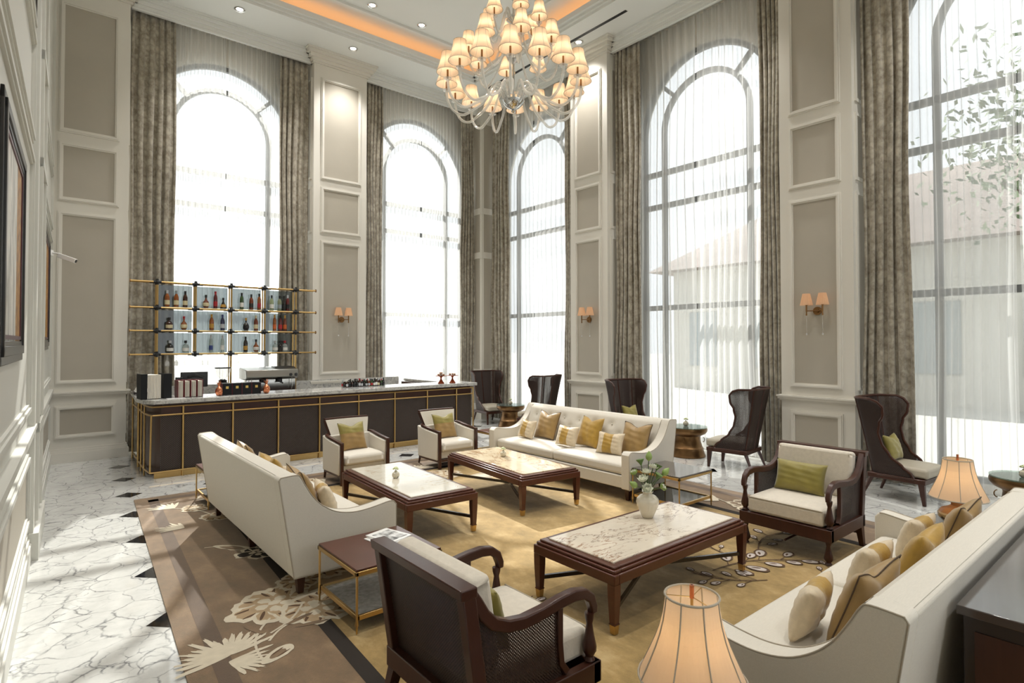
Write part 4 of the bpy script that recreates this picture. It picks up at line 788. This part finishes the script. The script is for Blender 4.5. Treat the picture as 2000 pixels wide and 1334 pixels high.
# ================================================================ table lamps
def make_lamp(loc, label, rz=0):
    t = thing('table_lamp', label, 'lamp', loc, rz, 'lit table lamps'); b = MB(); b.lathe([(.10, 0), (.105, .012), (.08, .02), (.075, .05), (.055, .06)], 32); b.build('foot', 'bronze', t)
    b = MB(); b.lathe([(.056, .05), (.09, .065), (.135, .11), (.14, .14), (.115, .175), (.07, .195), (.05, .21), (.048, .25), (.056, .262), (.03, .265)], 40); b.build('base', 'pottery', t)
    b = MB(); b.tube([(0, 0, .26), (0, 0, .625)], .006, 8); b.build('stem', 'brass', t); b = MB(); b.ball((0, 0, .42), .03, 12); b.build('bulb', 'bulb', t)
    n = 8; prof = [(.20, .275), (.188, .30), (.165, .35), (.143, .40), (.125, .45), (.112, .50), (.104, .55), (.1, .585)]
    b = MB(); sg = 48
    for i in range(len(prof)-1):
        for k in range(sg):
            def Q(r, z, kk):
                a = 2*PI*kk/sg; e = (kk % (sg//n))/(sg//n); rr = r*(1-.045*(1-(2*e-1)**2)*-1*0-.03*(1-abs(2*e-1)**2)); return (rr*cos(a), rr*sin(a), z)
            b.add([Q(*prof[i], k), Q(*prof[i], k+1), Q(*prof[i+1], k+1), Q(*prof[i+1], k)], [(0, 1, 2, 3)])
    sh_ = b.build('lamp_shade', 'shade_silk', t, smooth=40, recalc=False)
    b = MB()
    for k in range(n): a = 2*PI*k/n; b.tube([(r*cos(a)*1.005, r*sin(a)*1.005, z) for r, z in prof], .003, 5)
    for r, z in (prof[0], prof[-1]): b.tube([(r*cos(2*PI*k/32), r*sin(2*PI*k/32), z) for k in range(32)], .0045, 6, True)
    b.build('shade_trim', 'piping', sh_)
    b = MB(); b.tube([(0, 0, .575), (0, 0, .625)], .0085, 10); b.build('finial', 'copper', t)
    b = MB(); 
    for a in (0, 2.09, 4.19): b.tube([(0, 0, .58), (.098*cos(a), .098*sin(a), .582)], .0018, 5)
    b.build('spider', 'brass', t)
    light('lamp_light', 'POINT', (loc[0], loc[1], loc[2]+.42), 14, (1, .72, .42), shadow_soft_size=.03); return t
make_lamp((1.93, 1.255, RZ+.4365), 'large glowing bell-shaded table lamp at the bottom of the picture', .2); make_lamp((5.83, 1.30, RZ+.4365), 'lit table lamp on a scroll-patterned pottery base, behind the nearest sofa', .3)
# ================================================================ bar
BX0, BX1, BY = 1.30, 7.10, 9.82
t = thing('bar_counter', 'long dark woven-front bar counter with brass rails and marble top', 'bar', (0, 0, 0))
ins = .05
b = MB(); b.prism([(BX0+.03, BY+.45), (BX0+.16, BY+ins), (BX1-ins, BY+ins), (BX1-ins, 12.0), (BX1-.5, 12.0), (BX1-.5, BY+.55), (BX0+.5, BY+.55), (BX0+.5, 11.9), (BX0+.08, 11.9)], .0, 1.09, 'z'); b.build('body', 'wood_dark', t)
POST = [1.727, 2.421, 3.121, 3.816, 4.54, 5.27, 5.985, 6.679]; ed = [BX0+.12]+POST+[BX1-.02]
for x0, x1 in zip(ed, ed[1:]):
    b = MB(); b.box(x0+.02, x1-.02, BY+.025, BY+.055, .105, .92); b.build('front_panel', 'woven', t); b = MB(); b.box(x0+.02, x1-.02, BY+.03, BY+.055, .935, 1.04); b.build('fascia_panel', 'wood_dark', t)
b = MB()
for z in (.095, .926, 1.052): b.tube([(BX0+.02, 11.9, z), (BX0-.02, BY+.40, z), (BX0+.0, BY+.13, z), (BX0+.03, BY+.01, z), (BX1, BY+.01, z), (BX1, 12, z)] if z > .2 else [(BX0+.02, 11.9, z), (BX0-.02, BY+.40, z), (BX0+.0, BY, z), (BX1, BY+.0, z), (BX1, 12, z)], .013, 8)
b.build('rail', 'brass', t)
for x in POST+[BX1]: b = MB(); b.tube([(x, BY+.012, 0 if x < BX1 else .09), (x, BY+.012, 1.055)], .015, 8); b.build('post', 'brass', t)
b = MB(); b.tube([(BX0+.005, BY+.005, .09), (BX0+.015, BY+.01, .93)], .013, 8); b.build('post', 'brass', t)
for y, r in ((10.21, .012), (10.6, .014), (10.97, .02), (11.85, .014)): b = MB(); b.tube([(BX0-.02+.02*(y-10.2), y, 0), (BX0-.02+.02*(y-10.2), y, 1.055)], r, 8); b.build('post', 'brass', t)
b = MB(); b.box(BX0+.06, BX1-.02, BY+.03, BY+.045, 0, .088); b.build('kick_plate', 'brass', t)
b = MB(); b.prism([(BX0-.02, 11.89), (BX0-.12, 10.32), (BX0-.09, BY+.14), (BX0+.03, BY-.07), (BX1+.05, BY-.07), (BX1+.07, BY), (BX1+.07, 12.05), (BX1-.42, 12.05), (BX1-.42, BY+.62), (BX0+.42, BY+.62), (BX0+.42, 11.89)], 1.095, 1.158, 'z'); b.build('marble_top', 'counter_marble', t, .008)
b = MB(); b.box(BX0+.51, BX1-.51, 11.40, 12.106, .80, .90); b.box(BX0+.51, BX1-.51, 12.105, 12.14, .80, 1.20); b.box(BX0+.51, BX1-.51, 11.45, 12.05, 0, .80); 
tag(b.build('back_counter', 'counter_marble'), 'grey marble back counter under the bottle shelf', 'counter')
CT = 1.1585
# ---- bottle shelving
t = thing('bottle_shelf', 'brass pipe bottle shelving with black joints and tinted glass backs behind the bar', 'shelf', (0, 0, 0))
SX = [1.669, 2.281, 2.892, 3.508, 4.12]; SZ = [1.79, 2.21, 2.625, 3.085]; YFt, YBk = 11.93, 12.085
b = MB()
for z in SZ:
    b.tube([(1.26, YFt, z), (4.53, YFt, z)], .016, 8); b.tube([(1.26, YBk, z), (4.53, YBk, z)], .012, 8)
    for x in SX: b.tube([(x, YFt, z), (x, YBk, z)], .010, 6)
b.build('rail', 'brass', t)
for i, x in enumerate(SX):
    for y, r in ((YFt, .018), (YBk, .013)): b = MB(); b.tube([(x, y, .903 if i in (0, 2, 4) else SZ[0]), (x, y, SZ[-1])], r, 8); b.build('post', 'brass', t)
    for z in SZ: b = MB(); b.ball((x, YFt-.006, z), .036, 8); b.tube([(x-.06, YFt, z), (x+.06, YFt, z)], .022, 8); b.tube([(x, YFt, z-.05), (x, YFt, z+.05)], .024, 8); b.tube([(x-.12, YFt+.012, z-.018), (x+.12, YFt+.012, z-.018)], .011, 4); b.build('joint', 'black_iron', t); b = MB(); b.tube([(x, YBk, z-.04), (x, YBk, z+.04)], .02, 6); b.build('joint', 'black_iron', t)
for z in SZ:
    for x in (1.255, 4.535): b = MB(); b.tube([(x-.006, YFt, z), (x+.006, YFt, z)], .032, 12); b.build('wall_flange', 'antique_brass', t)
for z0, z1 in zip(SZ, SZ[1:]):
    for x0, x1 in zip(SX, SX[1:]):
        b = MB(); b.box(x0+.03, x1-.035, YBk-.003, YBk+.003, z0+.01, z1-.035); b.build('back_panel', 'smoked_glass', t)
        b = MB(); b.box(x0+.02, x1-.02, YFt-.01, YBk+.02, z0+.015, z0+.022); b.build('glass_shelf', 'clear_glass', t)
# ---- bottles
SHP = {'std': [(.036, 0), (.038, .006), (.038, .17), (.030, .20), (.015, .23), (.013, .27), (.015, .275)],
       'tall': [(.032, 0), (.034, .006), (.033, .20), (.026, .23), (.014, .25), (.013, .29), (.015, .295)],
       'round': [(.030, 0), (.045, .02), (.055, .06), (.048, .11), (.020, .145), (.014, .17), (.013, .22), (.016, .225)],
       'bell': [(.052, 0), (.054, .01), (.045, .06), (.022, .115), (.014, .14), (.013, .19), (.016, .195)],
       'squat': [(.05, 0), (.052, .01), (.052, .11), (.04, .135), (.015, .15), (.014, .19), (.02, .20)],
       'slim': [(.031, 0), (.032, .005), (.032, .22), (.018, .245), (.014, .26), (.014, .30)]}
def bottle(x, y, z, shp, gl, lb, cap, label, s=1, grp='bottles on the bar shelf', square=False):
    p = [(r*s, h*s) for r, h in SHP[shp]]; H_ = p[-1][1]; t = thing('bottle', label, 'bottle', (x, y, z), PI/4 if square else 0, grp); sg = 4 if square else 14
    b = MB(); b.lathe(p, sg); b.build('glass', 'bottle_'+gl, t, recalc=True)
    b = MB(); r0 = max(r for r, h in p[:-2]); hb = p[-1][1]*.14; ht = p[-1][1]*.42
    def rad(h):
        for (ra, ha), (rb, hb_) in zip(p, p[1:]):
            if ha <= h <= hb_: return ra+(rb-ra)*(h-ha)/max(1e-6, hb_-ha)
        return r0
    hs = [hb+(ht-hb)*k/5 for k in range(6)]; b.lathe([(rad(h)+.0015, h) for h in hs], sg, cap=False); b.build('bottle_label', 'label_'+lb, t, recalc=False)
    b = MB(); b.lathe([(p[-1][0]*1.15, H_*.84), (p[-1][0]*1.2, H_+.012*s), (.001, H_+.014*s)], 10); b.build('cap', 'label_'+cap, t)
def shx(px): return 1.669+(px-307)*(4.12-1.669)/(577.6-307)      # photo pixel column to shelf X, used only for these spacings
ROW = [(SZ[2]+.023, 'top', [(325, 'std', 'amber', 'cream', 'silver'), (341, 'std', 'amber', 'cream', 'grey'), (357, 'std', 'brown', 'cream', 'black'), (395, 'round', 'cognac', 'cream', 'black'), (413, 'tall', 'wine', 'red', 'red'), (428, 'bell', 'dark', 'gold', 'black'), (464.5, 'tall', 'green', 'white', 'black'), (484, 'std', 'cognac', 'black', 'black'), (500.5, 'tall', 'amber', 'red', 'black'), (527, 'std', 'pale', 'white', 'black'), (544, 'std', 'pale', 'grey', 'black'), (554, 'std', 'dark', 'black', 'black'), (562, 'tall', 'wine', 'black', 'silver')]),
       (SZ[1]+.023, 'middle', [(329, 'squat', 'brown', 'cream', 'black'), (355, 'round', 'amber', 'cream', 'red'), (406, 'std', 'amber', 'gold', 'gold'), (427, 'std', 'blue', 'silver', 'blue'), (473.5, 'round', 'dark', 'black', 'gold'), (494, 'std', 'cognac', 'cream', 'cream'), (533.5, 'slim', 'amber', 'orange', 'gold'), (546, 'tall', 'wine', 'red', 'black'), (556, 'tall', 'cognac', 'orange', 'gold')]),
       (SZ[0]+.023, 'bottom', [(331, 'squat', 'dark', 'white', 'silver'), (358.5, 'squat', 'clear', 'white', 'black'), (405, 'slim', 'clear', 'blue', 'silver'), (427, 'slim', 'clear', 'white', 'silver'), (473, 'std', 'dark', 'gold', 'black'), (494.5, 'round', 'amber', 'white', 'black'), (535, 'squat', 'clear', 'white', 'silver'), (546, 'squat', 'dark', 'black', 'black'), (556, 'squat', 'clear', 'white', 'red')])]
GN = dict(amber='amber', brown='brown', dark='near-black', green='green', clear='clear glass', blue='deep blue', wine='dark red', pale='pale green', cognac='cognac-brown'); SN_ = dict(std='straight', tall='tall slender', round='round-bellied', bell='bell-shaped', squat='squat', slim='slim cylindrical')
for z, rn, L_ in ROW:
    for i, (px, shp, gl, lb, cp_) in enumerate(L_):
        bottle(shx(px), 12.0, z, shp, gl, lb, cp_, '%s %s bottle with %s label, %s from the left on the %s shelf' % (SN_[shp], GN[gl], lb, ['first', 'second', 'third', 'fourth', 'fifth', 'sixth', 'seventh', 'eighth', 'ninth', 'tenth', 'eleventh', 'twelfth', 'thirteenth'][i], rn), 1.05 if shp != 'bell' else 1.0)
# ---- hanging glasses
b = MB(); b.lathe([(.035, 0), (.034, -.003), (.004, -.008), (.003, -.085), (.012, -.10), (.034, -.13), (.038, -.16), (.031, -.20)], 14, cap=False); gm = b.mesh('stemware', 'crystal', recalc=False)
hg = [1.84, 1.98, 2.13, 2.4, 2.52, 2.66, 2.80, 3.02, 2.0]
for i, x in enumerate(hg):
    o = bpy.data.objects.new('wine_glass', gm); C.objects.link(o); o.location = (x, 11.99 if i < 8 else 12.05, SZ[0]-.018); tag(o, 'wine glass hanging upside down under the lowest bottle shelf', 'glass', 'hanging wine glasses')
for x in (2.0, 2.2, 2.62, 2.9):
    pass
# ---- things on the bar top
def book(x, y, w, h, d, rz, cover, label, grp, openang=None):
    t = thing('menu_book', label, 'menu', (x, y, CT), rz, grp); b = MB()
    b.hexa([(-w/2, -.006, 0), (w/2, -.006, 0), (w/2, .0, 0), (-w/2, .0, 0)], [(-w/2, -.006, h), (w/2, -.006, h), (w/2, .0, h), (-w/2, .0, h)])
    b.box(-w/2, w/2, d, d+.006, 0, h); b.box(-w/2-.006, -w/2, -.006, d+.006, 0, h); b.build('cover', cover, t); b = MB(); b.box(-w/2+.004, w/2-.01, .003, d-.003, .006, h-.012); b.build('pages', 'paper', t)
# large open black folders, page edges to the room
t = thing('menu_folder', 'large black menu folder standing fanned open at the left end of the bar', 'menu', (1.36, 10.0, CT), R(4)); b = MB()
b.box(-.165, -.155, -.04, .26, 0, .375); b.box(-.165, -.085, -.045, -.035, 0, .375); b.build('cover', 'black_leather', t, .003); b = MB(); b.box(.125, .135, -.03, .27, 0, .375); b.box(.125, .235, -.04, -.03, 0, .375); b.build('cover', 'black_leather', t, .003)
b = MB()
for k in range(9): x = -.08+.02*k; b.hexa([(x, -.03+.002*k, .008), (x+.016, -.03+.002*k, .008), (-.02+.005*k, .24, .008), (-.025+.005*k, .24, .008)], [(x, -.03+.002*k, .36), (x+.016, -.03+.002*k, .36), (-.02+.005*k, .24, .36), (-.025+.005*k, .24, .36)])
b.build('pages', 'paper', t)
for i in range(4):
    x = 1.68+.085*i+(.055 if i > 1 else 0)*0; t = thing('menu_folder', 'red menu folder standing fanned open, %s of the four red ones' % ['first', 'second', 'third', 'last'][i], 'menu', (1.715+.088*i, 9.98, CT), R(3), 'red menu folders'); b = MB()
    b.box(-.042, -.036, -.02, .19, 0, .265); b.box(.034, .040, -.02, .19, 0, .265); b.box(-.042, .04, .186, .192, 0, .265); b.build('cover', 'red_leather', t, .002); b = MB()
    for k in range(5): xx = -.032+.0135*k; b.hexa([(xx, -.012, .008), (xx+.007, -.012, .008), (-.004+.004*k, .18, .008), (-.008+.004*k, .18, .008)], [(xx, -.012, .25), (xx+.007, -.012, .25), (-.004+.004*k, .18, .25), (-.008+.004*k, .18, .25)])
    b.build('pages', 'paper', t)
for i in range(4):
    t = thing('menu_box', 'black menu box with red sides and a gold square, %s from the left' % ['first', 'second', 'third', 'fourth'][i], 'box', (2.37+.148*i, 9.98, CT), 0, 'black boxes with gold squares'); b = MB(); b.box(-.068, .068, 0, .14, 0, .185); b.build('box', 'black_leather', t, .002)
    [MB().box(q, q+.003, 0, .14, .002, .183).build('side', 'red_leather', t) for q in (-.0715, .0685)]; b = MB(); b.box(-.02, .02, -.002, -.0005, .10, .14); b.build('emblem', 'gold_label', t)
def pineapple(x, label):
    t = thing('pineapple_cup', label, 'cup', (x, 9.93, CT), 0, 'copper pineapples'); b = MB(); b.lathe([(.025, 0), (.04, .01), (.056, .05), (.058, .08), (.046, .115), (.025, .14), (.018, .15)], 20); b.build('body', 'copper', t); b = MB()
    for k in range(7):
        a = 2*PI*k/7; L_ = .065+.03*(k % 2); b.hexa([(0, 0, .145), (.016*cos(a+1.5), .016*sin(a+1.5), .145), (.012*cos(a), .012*sin(a), .15), (-.016*cos(a+1.5), -.016*sin(a+1.5), .145)], [(L_*.6*cos(a), L_*.6*sin(a), .15+L_)]*1+[(L_*.6*cos(a)+.003, L_*.6*sin(a), .15+L_), (L_*.62*cos(a), L_*.62*sin(a), .148+L_), (L_*.6*cos(a), L_*.6*sin(a)+.003, .15+L_)])
    b.build('crown', 'copper', t)
pineapple(2.24, 'copper pineapple beside the red menu folders'); pineapple(2.955, 'copper pineapple at the right end of the black boxes')
t = thing('monitor', 'black point-of-sale monitor seen from behind, over the red menus', 'monitor', (2.02, 10.55, CT), R(0)); b = MB(); b.box(-.21, .19, 0, .035, .11, .36); b.build('screen', 'black_plastic', t, .012); b = MB(); b.box(-.28, -.19, -.05, .05, 0, .28); b.build('printer', 'black_plastic', t, .006); b = MB(); b.tube([(-.1, -.01, .28), (0, -.04, .31), (.12, -.02, .27)], .02, 8); b.box(-.09, .09, -.06, .1, 0, .02); b.box(-.03, .03, 0, .04, .01, .13); b.build('stand', 'black_plastic', t)
t = thing('napkin_tray', 'stack of folded white napkins on a tray at the left end of the bar', 'tray', (1.36, 11.2, CT)); b = MB(); b.box(-.13, .13, -.15, .15, 0, .03); b.build('tray', 'wood_black', t, .004); b = MB()
for k in range(4): b.box(-.1+.01*k, .1-.012*k, -.12+.01*k, .11, .03+.018*k, .046+.018*k)
b.build('napkins', 'white_gloss', t, .004)
b = MB(); b.box(0, .24, 0, .14, 0, .002); b.m = 0; o = b.build('paper_slip', 'white_gloss'); o.location = (1.52, 9.83, CT); tag(o, 'white paper slip lying before the black folder', 'paper'); o = o.copy(); C.objects.link(o); o.location = (2.08, 9.84, CT); o.rotation_euler = (0, 0, .15); o.scale = (.6, .8, 1); tag(o, 'white paper slip lying right of the red menus', 'paper')
# coffee machine and grinder on the back counter
t = thing('espresso_machine', 'chrome two-group espresso machine behind the black menu boxes', 'coffee machine', (3.50, 11.62, .90)); b = MB(); b.box(-.46, .46, -.16, .22, .12, .40); b.box(-.44, .46, -.24, .22, .05, .12); b.build('body', 'chrome', t, .01)
b = MB(); b.prism([(-.28, .44), (-.24, .58), (.2, .62), (.24, .60), (.24, .40), (-.2, .40)], -.48, .48, 'x'); b.build('hood', 'steel', t, .01); b = MB(); b.box(-.47, .47, -.26, -.15, .10, .115); b.build('drip_tray', 'steel', t); b = MB(); b.box(-.42, .42, -.2, .2, 0, .05); b.prism([(-.1, .585), (.21, .605), (.2, .63), (-.05, .62)], .1, .48, 'x'); b.build('base', 'black_plastic', t)
for x in (-.16, .14): b = MB(); b.tube([(x, -.22, .40), (x, -.22, .34)], .045, 14); b.tube([(x, -.24, .345), (x, -.38, .33)], .014, 8); b.build('group_head', 'black_plastic', t)
for x in (.33, .43): b = MB(); b.tube([(x, -.29, .48), (x, -.25, .48)], .028, 12); b.build('knob', 'black_plastic', t)
b = MB(); b.tube([(.36, -.23, .42), (.37, -.26, .3), (.35, -.25, .2)], .006, 6); b.tube([(-.38, -.23, .42), (-.39, -.26, .3), (-.37, -.25, .2)], .006, 6); b.build('steam_wand', 'chrome', t)
t = thing('coffee_grinder', 'steel coffee grinder with a clear cone hopper behind the bar', 'coffee grinder', (2.68, 11.62, .90)); b = MB(); b.lathe([(.10, 0), (.10, .03), (.075, .04), (.08, .25), (.085, .36), (.07, .37)], 20); b.box(-.03, .11, -.13, -.02, .10, .34); b.build('body', 'steel', t); b = MB(); b.lathe([(.07, .37), (.075, .40), (.045, .42)], 18); b.tube([(.06, -.1, .33), (.15, -.1, .335)], .012, 8); b.build('collar', 'black_plastic', t)
b = MB(); b.lathe([(.045, .42), (.09, .47), (.125, .56), (.13, .62)], 22, cap=False); b.build('hopper', 'crystal', t, recalc=False); b = MB(); b.lathe([(.138, .62), (.14, .64), (.05, .642)], 22); b.build('lid', 'black_plastic', t)
b = MB(); b.lathe([(.03, 0), (.035, .09), (.032, .10)], 14); o = b.build('straw_holder', 'brass'); o.location = (2.30, 10.2, CT); tag(o, 'small brass holder between copper pineapple and grinder', 'holder')
# cake stands
def cake(x, y, label, piled):
    t = thing('cake_stand', label, 'cake stand', (x, y, CT), 0, 'copper cake stands'); b = MB(); b.lathe([(.065, 0), (.065, .012), (.045, .035), (.018, .085), (.015, .11), (.03, .135), (.05, .15), (.001, .15)], 24); b.build('foot', 'antique_copper', t); b = MB(); b.lathe([(.0, .15), (.115, .15), (.12, .16), (.0, .162)], 28, cap=False); b.build('plate', 'antique_copper', t)
    b = MB(); b.lathe([(.10, .163), (.10, .20), (.092, .25), (.06, .30), (.015, .318), (.012, .33)], 26, cap=False); b.ball((0, 0, .342), .014, 8); b.build('glass_dome', 'clear_glass', t, recalc=False)
    for k in range(9 if piled else 4):
        a = k*2.4; r = .05 if k < 6 else .015; p = thing('pastry', 'golden pastry under the glass dome of the %s cake stand' % ('left' if piled else 'right'), 'pastry', (x+r*cos(a), y+r*sin(a), CT+.1625+(.034 if k >= 6 else 0)), a, 'pastries on cake stands'); q = MB(); q.lathe([(.016, 0), (.026, .012), (.022, .03), (.001, .036)], 9); q.build('crust', 'pastry', p)
cake(6.40, 9.98, 'copper cake stand with piled pastries under glass, left of the pair', True); cake(6.68, 9.98, 'copper cake stand with a few pastries under glass, nearer the bar end', False)
# crowded small bottles
random.seed(11); glk = ['dark', 'dark', 'brown', 'dark', 'green', 'clear', 'cognac', 'brown']; lbk = ['black', 'white', 'red', 'cream', 'black', 'silver']; MS = {}
for i in range(34):
    k = (random.choice(glk), random.choice(lbk), random.choice(['black', 'black', 'red', 'silver', 'white']))
    if k not in MS:
        b = MB(); b.lathe([(.021, 0), (.022, .08), (.01, .105), (.009, .125)], 9); b.m = 1; b.lathe([(.0225, .02), (.0225, .065)], 9, cap=False); b.m = 2; b.lathe([(.0115, .115), (.0115, .14), (.001, .141)], 8); MS[k] = b.mesh('miniature', ['bottle_'+k[0], 'label_'+k[1], 'label_'+k[2]])
    o = bpy.data.objects.new('miniature_bottle', MS[k]); C.objects.link(o); o.location = (4.44+.05*(i % 17)+random.uniform(-.004, .004), 10.24+.07*(i//17)+random.uniform(-.008, .008), CT); s = random.uniform(.9, 1.15); o.scale = (s, s, s); tag(o, 'small dark bottle in the crowd on the bar before the pilaster', 'bottle', 'small bottles crowded on the bar')
# ================================================================ wall sconces
def sconce(T_, label):
    t = thing('wall_sconce', label, 'wall lamp', T_.to_translation(), 0, 'two-shade wall sconces'); t.rotation_euler = T_.to_euler(); b = MB()      # local: x along wall, -y out, z up
    b.tube([(0, -.002, 0), (0, -.022, 0)], .062, 20); b.tube([(0, -.022, 0), (0, -.04, 0)], .03, 14); b.build('backplate', 'antique_brass', t); b = MB(); b.tube([(-.115, -.12, 0), (0, -.10, 0), (.115, -.12, 0)], .007, 8); b.tube([(0, -.03, 0), (0, -.10, 0)], .008, 8); b.build('arm', 'antique_brass', t)
    for s in (-1, 1):
        x, y = s*.115, -.12; b = MB(); b.lathe([(.012, -.07), (.013, -.05), (.009, -.03), (.013, 0), (.012, .08), (.02, .09)], 10, (x, y)); b.build('candle_tube', 'antique_brass', t)
        b = MB(); sg = 40; b.grid(sg, 5, lambda u, v: ((.088-.036*v+.0015*(1 if int(u*sg) % 2 else -1))*cos(2*PI*u)+x, (.088-.036*v+.0015*(1 if int(u*sg) % 2 else -1))*sin(2*PI*u)+y, .085+.175*v)); b.build('shade', 'shade_peach', t, smooth=0, recalc=False)
        b = MB(); b.ball((x, y, .15), .016, 8); b.build('bulb', 'bulb_soft', t); b = MB(); b.tube([(x, y, -.07), (x, y, -.33)], .0022, 5); b.ball((x, y, -.35), .014, 6, 1.3); b.build('crystal_drop', 'crystal', t)
emis('bulb_soft', '#ffd9a0', 5)
sconce(Matrix.Translation((5.185, YB-.006, 2.50)), 'double sconce with peach shades on the pilaster beside the bar')
sconce(Matrix.Translation((XR-.006, 8.33, 2.48)) @ Matrix.Rotation(-PI/2, 4, 'Z'), 'double sconce with peach shades on the pilaster above the tufted sofa')
sconce(Matrix.Translation((XR-.006, 3.70, 2.47)) @ Matrix.Rotation(-PI/2, 4, 'Z'), 'double sconce with peach shades on the nearest pilaster')
# ================================================================ chandelier
cx, cy = 4.56, 5.46
t = thing('chandelier', 'large glass chandelier with many small lit fabric shades, hanging over the seating', 'chandelier', (cx, cy, 0)); z0 = 4.98
b = MB(); b.lathe([(.004, z0-.12), (.03, z0-.10), (.02, z0-.08), (.08, z0-.05), (.135, z0+.01), (.14, z0+.03)], 28); b.build('bowl', 'chrome', t)
b = MB(); b.lathe([(.014, z0), (.014, z0+.5), (.05, z0+.55), (.03, z0+.62), (.014, z0+.64), (.014, z0+1.0), (.09, z0+1.05), (.02, z0+1.1), (.012, z0+1.15), (.012, ZT-.05), (.07, ZT-.03), (.07, ZT)], 16); b.build('stem', 'chrome', t)
b = MB()
for k in range(16): b.ball((0, 0, z0+1.35+.14*k), .028 if k % 2 else .042, 10)
b.build('glass_beads', 'crystal', t)
b = MB()
for k in range(14): a = 2*PI*k/14; b.tube([(.11*cos(a), .11*sin(a), z0+.02), (.15*cos(a), .15*sin(a), z0+.10), (.11*cos(a), .11*sin(a), z0+.17)], [.012, .009, .003], 5)
b.build('glass_leaves', 'crystal', t)
def arm_set(n, Rr, zr, zh, dip, s, a0, rh):
    pts = []; K = [(rh, zh), (rh+.09*Rr, zh+.11), (rh+.2*Rr, zh+.10), (rh+.33*Rr, zh-.06), (Rr*.62, zr-dip+.02), (Rr*.76, zr-dip-.03), (Rr*.9, zr-dip+.03), (Rr*.985, zr-dip*.55), (Rr, zr-.08)]
    for i in range(len(K)-1):      # catmull-rom
        p0, p1, p2, p3 = K[max(0, i-1)], K[i], K[i+1], K[min(len(K)-1, i+2)]
        for q in range(4):
            u = q/4; pts.append(tuple(.5*(2*p1[c]+(p2[c]-p0[c])*u+(2*p0[c]-5*p1[c]+4*p2[c]-p3[c])*u*u+(3*p1[c]-p0[c]-3*p2[c]+p3[c])*u**3) for c in (0, 1)))
    pts.append(K[-1]); b = MB(); b.tube([(x, 0, z) for x, z in pts], .0165*s, 8); am = b.mesh('arm', 'arm_glass')
    b = MB(); b.lathe([(.012, 0), (.045*s, .008), (.05*s, .018), (.02, .02)], 14, (Rr, 0), True, zr-.09); bb = b.mesh('drip_pan', 'crystal')
    b = MB(); b.lathe([(.012*s, 0), (.012*s, .10)], 8, (Rr, 0), True, zr-.07); cm = b.mesh('candle', 'antique_brass')
    b = MB(); sg = 24
    for (r0, h0), (r1, h1) in zip(SHP_, SHP_[1:]): b.add([v for v in [(Rr+r0*s*cos(2*PI*k/sg), r0*s*sin(2*PI*k/sg), zr+h0*s) for k in range(sg)]+[(Rr+r1*s*cos(2*PI*k/sg), r1*s*sin(2*PI*k/sg), zr+h1*s) for k in range(sg)]], [(k, (k+1) % sg, sg+(k+1) % sg, sg+k) for k in range(sg)])
    sm = b.mesh('shade', 'shade_lit', 40, False)
    b = MB(); 
    for k in range(6): a = 2*PI*k/6; b.tube([(Rr+r*s*cos(a), r*s*sin(a), zr+h*s) for r, h in SHP_], .0018, 4)
    for r, h in (SHP_[0], SHP_[-1]): b.tube([(Rr+r*s*cos(2*PI*k/16), r*s*sin(2*PI*k/16), zr+h*s) for k in range(16)], .0028, 4, True)
    tm = b.mesh('shade_trim', 'piping')
    for k in range(n):
        a = a0+2*PI*k/n; ar = bpy.data.objects.new('arm', am); C.objects.link(ar); ar.parent = t; ar.rotation_euler = (0, 0, a)
        for nm, me in (('shade', sm), ('shade_trim', tm), ('drip_pan', bb), ('candle', cm)): q = bpy.data.objects.new(nm, me); C.objects.link(q); q.parent = ar
        light('chandelier_lamp', 'POINT', (cx+Rr*cos(a), cy+Rr*sin(a), zr+.09*s), 1.0*s, (1, .84, .64), shadow_soft_size=.02)
SHP_ = [(.135, 0), (.118, .045), (.098, .10), (.083, .16), (.074, .235)]
shade('shade_lit', '#ead3b8'); tt = NT('arm_glass'); tr = tt.add('BsdfTransparent', Color=(.95, .96, .95)); pr = tt.b; tt.put(pr.inputs['Base Color'], (.9, .9, .88)); tt.put(pr.inputs['Roughness'], .08); tt.put(pr.inputs['Specular IOR Level'], .9)
lw = tt.n.new('ShaderNodeLayerWeight'); lw.inputs[0].default_value = .45; mx = tt.add('MixShader', Fac=tt.math('ADD', .35, tt.math('MULTIPLY', lw.outputs['Facing'], .6))); tt.l.new(tr.outputs[0], mx.inputs[1]); tt.l.new(pr.outputs[0], mx.inputs[2]); tt.out(mx.outputs[0]); M['arm_glass'] = tt.m
arm_set(16, .84, 5.24, z0+.08, .36, 1.0, .05, .10); arm_set(8, .56, 5.63, z0+.55, .30, .86, .25, .06); arm_set(6, .33, 6.03, z0+1.05, .22, .78, .1, .05)
